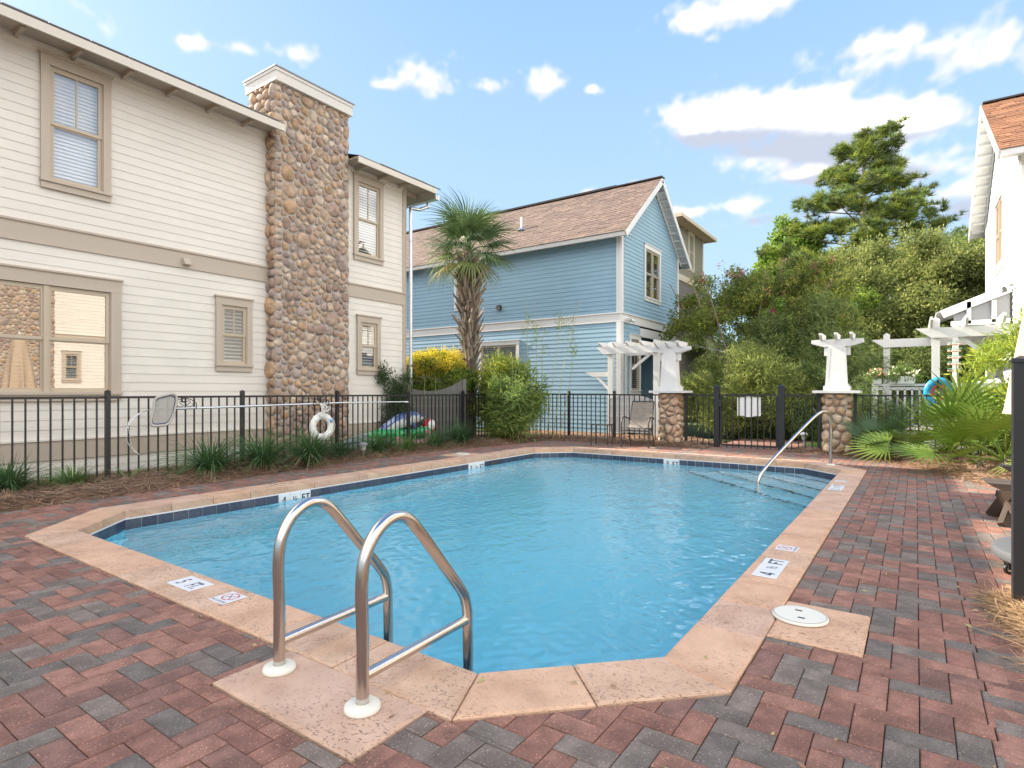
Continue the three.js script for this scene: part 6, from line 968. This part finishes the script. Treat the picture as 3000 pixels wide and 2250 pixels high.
{ const s = thing('sedge', [-9.2, 0, -9.35], 0, 'spidery umbrella sedge by the downspout', 'plant'); for (const [x, h, z] of [[.0, 1.75, .15], [.15, 1.5, -.15], [.1, 1.35, .3], [.25, 1.45, -.4]]) { mesh('stalk', rod([x, 0, z], [x, h, z], .006, 5), std(C(.22, .27, .1), .6), s); mesh('leaf_whorl', bladeTuft(floor(h * 50), 22, .26, .005, 1.6, 1.4), leafMat({ color: C(.20, .19, .10) }), s, [x, h, z]); } }
// shrubs and trees behind the fence
function shrub(name, x, z, label, lobes, n, geo, pal, seed, size, trunkR = .04, gap = .445, cat = 'shrub', shell = .45) { const s = thing(name, [x, 0, z], 0, label, cat); const R = rngOf(seed); mesh('trunk', branchy(seed, 0, lobes.slice(0, 7).map((l) => [[[(R() - .5) * .2, -.05, (R() - .5) * .2], [l[0] * .3, l[1] * .45, l[2] * .3], [l[0] * .8, l[1], l[2] * .8]], trunkR])), M.barkGrey, s); crown(s, 'crown', lobes, n, geo, LM, pal, seed, size, shell, gap); return s; }
shrub('feathery_shrub', -4.1, -15.7, 'loose feathery olive-green shrub behind the stone pillar by the sling chair', [[-.5, 1.7, 0, .9, .8, .7], [.6, 1.6, .1, .9, .85, .7], [0, 2.1, -.2, .9, .6, .7], [1.3, 1.3, .2, .7, .8, .6], [-.9, 1.1, .2, .6, .8, .5], [.2, .9, .3, 1.2, .8, .6]], 2600, featherLeaf, [[0.263, 0.307, 0.077], [0.209, 0.257, 0.066], [0.340, 0.375, 0.099], [0.165, 0.216, 0.066]], 41, [.7, 1.3]);
shrub('hedge_shrub', -3.3, -15.8, 'dark green shrub at the foot of the gate', [[-.7, .55, 0, .7, .6, .4], [.1, .5, .1, .7, .55, .4], [.9, .6, 0, .6, .6, .4]], 1100, cutLeaf, [[.12, .18, .055], [.15, .21, .06]], 42, [.6, 1]); 
shrub('hedge_shrub', -1.65, -15.7, 'dark green shrub behind the post by the gate', [[-.5, .8, 0, .7, .85, .5], [.3, .7, 0, .7, .75, .5], [0, 1.3, -.1, .6, .5, .5]], 1000, cutLeaf, [[.12, .18, .055], [.16, .22, .06]], 43, [.6, 1]);
shrub('evergreen_shrub', -2.5, -17.2, 'tall grey-green evergreen shrub behind the gate', [[-.5, 1.7, 0, .7, 1.3, .7], [.5, 2.0, .2, .6, 1.5, .6], [1.2, 1.7, .1, .6, 1.2, .6], [-1.2, 1.8, 0, .6, 1.1, .6], [.1, 3.0, -.2, .6, .8, .6], [-.3, .8, .4, 1.3, .9, .6], [.9, 2.9, 0, .4, .7, .4], [-.9, 2.8, -.1, .4, .6, .4]], 1750, featherLeaf, [[0.192, 0.255, 0.088], [0.158, 0.219, 0.081], [0.260, 0.312, 0.094]], 44, [.5, 1.5]);
shrub('feathery_shrub', -.75, -13.45, 'wispy shrub with upright stems beside the stone pillar and the lawn', [[0, .7, 0, .35, .7, .3], [.3, .5, .1, .3, .5, .25], [-.25, .9, 0, .2, .6, .2]], 330, featherLeaf, [[.12, .18, .06], [.16, .2, .06]], 45, [.5, .8], .012);
{ // crape myrtle: several smooth stems, open crown, pink panicles
  const s = thing('crape_myrtle', [-4.15, 0, -17.9], 0, 'multi-stemmed crape myrtle with pink flower tips beside the grey house', 'tree'), R = rngOf(52), st = []; for (let k = 0; k < 9; k++) { const a = k * 2.4, d = .9 + R() * 1.3; st.push([[[cos(a) * .08, 0, sin(a) * .08], [cos(a) * d * .3, 1.5, sin(a) * d * .3], [cos(a) * d * .75, 3.0, sin(a) * d * .7], [cos(a) * d * 1.25, 4.3 + R() * .6, sin(a) * d * 1.1]], .05]); } mesh('trunk', branchy(2, 0, st), std(C(.36, .27, .2), .7, { map: barkMap }), s);
  const lob = [[-1.6, 3.5, .2, .7, .55, .6], [-.6, 4.1, .2, 1.0, .7, .8], [.6, 4.0, .3, 1.2, .9, .9], [1.7, 4.0, 0, 1, .9, .9], [-.2, 3.2, .5, 1.4, .7, .8], [1.2, 3.0, .4, 1.1, .8, .8], [-1.3, 2.7, .4, .6, .45, .5], [2.2, 3.1, .2, .8, .9, .7], [-2.1, 3.1, .3, .35, .3, .3]];
  crown(s, 'crown', lob, 2500, cutLeaf, LM, [[0.125, 0.169, 0.052], [0.166, 0.218, 0.052], [0.229, 0.283, 0.052], [0.353, 0.391, 0.057], [0.249, 0.239, 0.069]], 53, [.6, 1.05], .2, .455, 9);
  crown(s, 'flowers', lob.map(([x, y, z, a, b, c]) => [x, y + b * .6, z, a * 1.05, b * .6, c]), 34, tinyLeaf, leafMat(), [[.55, .12, .20], [.62, .25, .27], [.45, .07, .16]], 54, [.8, 1.3], .9, .36);
}
{ // sweetgum top
  const s = thing('sweetgum_tree', [-5.4, 0, -32.8], 0, 'upright bright green broadleaf tree standing left of the pine', 'tree'); mesh('trunk', limb([[0, 0, 0], [0, 5, 0], [.05, 9.8, 0]], [.2, .14, .03], 8, 12), M.bark, s); crown(s, 'crown', [[0, 9.4, 0, .7, .8, .7], [.6, 8.6, 0, .9, .9, .8], [-.6, 8.2, .2, .9, 1, .8], [.2, 7.4, .2, 1.4, 1.1, 1.2], [-1.2, 6.8, 0, .9, 1, .9], [1.1, 6.6, .2, 1, 1.2, 1], [-2.1, 6.4, 0, .7, .7, .7], [0, 5.5, .3, 1.7, 1.2, 1.2]], 1700, bigLeaf, LM, [[.231, .341, .055], [.286, .396, .066], [.176, .275, .050]], 56, [.8, 1.3], .35, .33); }
{ // pine
  const s = thing('pine_tree', [-1.8, 0, -32.9], 0, 'tall pine with tiered open branches rising above the other trees', 'tree'), R = rngOf(61); const lean = (y) => -.02 * y + .12 * sin(y * .5);
  mesh('trunk', limb([[0, 0, 0], [lean(4), 4, 0], [lean(8), 8, 0], [lean(11), 11, 0], [lean(13.4), 13.4, 0]], [.3, .25, .17, .10, .02], 10, 24), M.barkGrey, s);
  const bg = [], tips = []; for (let k = 0; k < 40; k++) { const t = k / 39, y = 5.2 + 8.0 * pow(t, .95), a = k * 2.39996 + R() * .6, L = (1 - t) * 3.5 + .75 + R() * .7 - (t < .15 ? .6 : 0), dy = .25 * L + (R() - .3) * .5, p0 = V3(lean(y), y, 0), p1 = V3(lean(y) + cos(a) * L * .55, y + dy * .35, sin(a) * L * .55), p2 = V3(lean(y) + cos(a) * L, y + dy * .8, sin(a) * L); bg.push(limb([p0, p1, p2], [.06 * (1 - t * .6), .035 * (1 - t * .5), .012], 6, 8)); const nt = floor(9 + L * 11); for (let j = 0; j < nt; j++) { const u = .42 + .58 * pow(R(), .7), c = p0.clone().lerp(p1, min(1, u * 2)).lerp(p1.clone().lerp(p2, max(0, u * 2 - 1)), u); tips.push(c.add(V3((R() - .5) * L * .5, (R() - .15) * .5, (R() - .5) * L * .5))); } }
  mesh('branches', merge(bg), M.barkGrey, s);
  const pos = [], idx = [], RR = rngOf(62); for (let k = 0; k < 34; k++) { const a = RR() * 6.28, e = (RR() - .25) * 2, l = .2 + RR() * .12, d = V3(cos(a) * cos(e), sin(e) * .9 + .25, sin(a) * cos(e)).normalize(), w = d.clone().cross(V3(RR() - .5, RR() - .5, RR() - .5)).normalize().multiplyScalar(.012), o = pos.length / 3; pos.push(w.x, w.y, w.z, -w.x, -w.y, -w.z, d.x * l, d.y * l, d.z * l); idx.push(o, o + 1, o + 2); }
  const g = geoOf(pos, idx), n = tips.length * 3, im = new THREE.InstancedMesh(g, leafMat({ transmission: .3 }), n), m = new THREE.Matrix4(), q = new THREE.Quaternion(), pal = [[.20, .27, .06], [.26, .33, .06], [.15, .22, .07], [.32, .36, .06], [.16, .20, .09]]; for (let k = 0; k < n; k++) { const p = tips[k % tips.length].clone().add(V3((R() - .5) * .34, (R() - .5) * .22, (R() - .5) * .34)); q.setFromEuler(new THREE.Euler((R() - .5) * 1.2, R() * 6.28, (R() - .5) * 1.2)); const sc = .8 + R() * .6; m.compose(p, q, V3(sc, sc, sc)); im.setMatrixAt(k, m); const c = pal[floor(R() * 5)], j = .8 + R() * .4; im.setColorAt(k, C(c[0] * j, c[1] * j, c[2] * j)); } im.name = 'needles'; im.userData.kind = 'stuff'; im.castShadow = im.receiveShadow = true; s.add(im);
}
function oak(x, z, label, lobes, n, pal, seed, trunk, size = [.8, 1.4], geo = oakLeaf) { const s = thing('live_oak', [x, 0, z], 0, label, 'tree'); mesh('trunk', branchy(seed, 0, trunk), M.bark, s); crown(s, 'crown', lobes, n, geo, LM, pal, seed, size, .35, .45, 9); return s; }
oak(-.7, -25.5, 'broad live oak with dense olive foliage behind the deck', [[0, 5.6, 0, 2.0, 1.3, 1.8], [1.6, 5.0, .3, 1.7, 1.3, 1.6], [-1.6, 4.9, .2, 1.7, 1.3, 1.6], [0, 4.2, 1.1, 2.3, 1.3, 1.3], [2.4, 3.9, .6, 1.3, 1.2, 1.2], [-2.4, 3.8, .6, 1.4, 1.3, 1.2], [1.0, 3.3, 1.6, 1.5, .9, .9], [-.9, 3.2, 1.6, 1.6, 1, .9], [.2, 6.4, -.1, 1.1, .7, 1]], 5600, [[0.226, 0.262, 0.081], [0.270, 0.303, 0.092], [0.169, 0.210, 0.063], [0.326, 0.343, 0.098]], 71, [[[[1.1, 0, 1.2], [.6, 1.5, 1.0], [-.1, 3, .6], [-.2, 4.8, 0]], .26], [[[.4, 1.9, .9], [1.2, 3.2, .5], [2, 4.6, .3]], .12], [[[.1, 2.4, .8], [-1.0, 3.0, .8], [-2.2, 3.9, .5]], .1], [[[.3, 2, 1], [-.4, 2.3, 1.6], [-1.8, 2.5, 1.9]], .06]]);
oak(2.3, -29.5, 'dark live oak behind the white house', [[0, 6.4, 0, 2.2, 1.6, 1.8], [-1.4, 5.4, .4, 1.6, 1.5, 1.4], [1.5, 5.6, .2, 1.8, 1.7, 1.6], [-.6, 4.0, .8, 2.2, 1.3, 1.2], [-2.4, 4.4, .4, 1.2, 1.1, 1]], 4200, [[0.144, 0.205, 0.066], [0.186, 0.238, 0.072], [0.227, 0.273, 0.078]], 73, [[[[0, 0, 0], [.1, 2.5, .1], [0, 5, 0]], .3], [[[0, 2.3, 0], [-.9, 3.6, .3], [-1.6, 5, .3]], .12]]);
oak(-3.2, -24.5, 'mid-green leafy tree between crape myrtle and oak', [[0, 4.3, 0, 1.6, 1.2, 1.3], [-1.2, 3.6, .3, 1.3, 1.1, 1.2], [1.2, 3.8, .2, 1.3, 1.2, 1.2], [0, 2.6, .8, 1.9, 1.2, 1], [-1.8, 2.2, .5, 1.2, 1.1, 1]], 3600, [[0.233, 0.337, 0.055], [0.318, 0.419, 0.066], [0.169, 0.267, 0.050]], 75, [[[[0, 0, 0], [.1, 1.5, 0], [0, 4, 0]], .16], [[[0, 1.2, 0], [-.7, 2.4, .2], [-1.2, 3.5, .2]], .08]], [.7, 1.2], cutLeaf);
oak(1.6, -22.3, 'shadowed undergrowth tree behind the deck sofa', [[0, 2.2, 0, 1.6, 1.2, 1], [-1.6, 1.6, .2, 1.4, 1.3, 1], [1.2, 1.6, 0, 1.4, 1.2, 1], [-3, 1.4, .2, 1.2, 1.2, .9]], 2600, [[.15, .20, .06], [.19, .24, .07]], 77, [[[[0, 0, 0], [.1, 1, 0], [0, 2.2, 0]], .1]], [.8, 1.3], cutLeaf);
{ // far woods closing the view
  const w = new THREE.Group(); w.name = 'distant_woods'; add(w, 'distant mass of green woodland closing the view behind the houses', 'woods', null, 'stuff'); const R = rngOf(88), lob = []; for (let k = 0; k < 34; k++) lob.push([-30 + k * 1.6 + R() * 2, 2.2 + R() * 1.6, -44 - R() * 6, 2.2 + R(), 2.4 + R() * .8, 2]); crown(w, 'foliage', lob, 6000, farLeaf, LM, [[.09, .13, .05], [.12, .16, .055], [.07, .11, .05]], 89, [.9, 1.6], .4, .28); }
// flowers in the planters
for (const [o, wd, pink] of [[-.23, .27, 0], [-.68, .13, 1]]) { const s = thing('flowering_plant', [o, 1.5, -14.25], 0, pink ? 'trailing pink and white flowers in the small trough planter' : 'mass of small white flowers in the long trough planter', 'flowers'); crown(s, 'foliage', [[0, .06, 0, wd, .11, .14], [-wd * .6, .0, .06, .14, .10, .1], [wd * .6, .01, .06, .14, .1, .1]], pink ? 120 : 230, tinyLeaf, LM, [[.16, .24, .05], [.2, .28, .06], [.12, .19, .05]], 95 + pink, [.4, .7], .2, .0); crown(s, 'blossoms', [[0, .1, .02, wd, .1, .15], [-wd * .6, .04, .08, .14, .08, .1], [wd * .6, .05, .08, .14, .08, .1]], pink ? 40 : 80, leaves(97, 6, .025, .03, .028), leafMat(), pink ? [[.85, .45, .45], [.85, .82, .75], [.75, .3, .32]] : [[.88, .87, .8], [.88, .85, .7]], 98 + pink, [.8, 1.2], .9, .0); }
// dry leaves blown onto the paving
{ const R = rngOf(120), n = 46, g = leaves(121, 1, .0, .05, .017, .5); g.center(); const im = new THREE.InstancedMesh(g, std(C(1, 1, 1), .8, { side: THREE.DoubleSide }), n), m = new THREE.Matrix4(), q = new THREE.Quaternion(); let k = 0; while (k < n) { const x = lerp(-3.5, .4, R()), z = lerp(-1.2, -5, R()); if (inPoly(x, z, inner)) continue; q.setFromEuler(new THREE.Euler((R() - .5) * .5, R() * 6.28, (R() - .5) * .5)); const s = .5 + R() * .7; m.compose(V3(x, inPoly(x, z, outer) ? .022 : .012, z), q, V3(s, s * .5, s)); im.setMatrixAt(k, m); const c = [[.3, .16, .09], [.42, .28, .13], [.35, .34, .12]][floor(R() * 3)]; im.setColorAt(k, C(...c)); k++; } im.name = 'fallen_leaves'; im.castShadow = im.receiveShadow = true; add(im, 'scattered dry leaves lying on the brick paving and coping', 'leaves', null, 'stuff'); }

renderer.render(scene, camera);
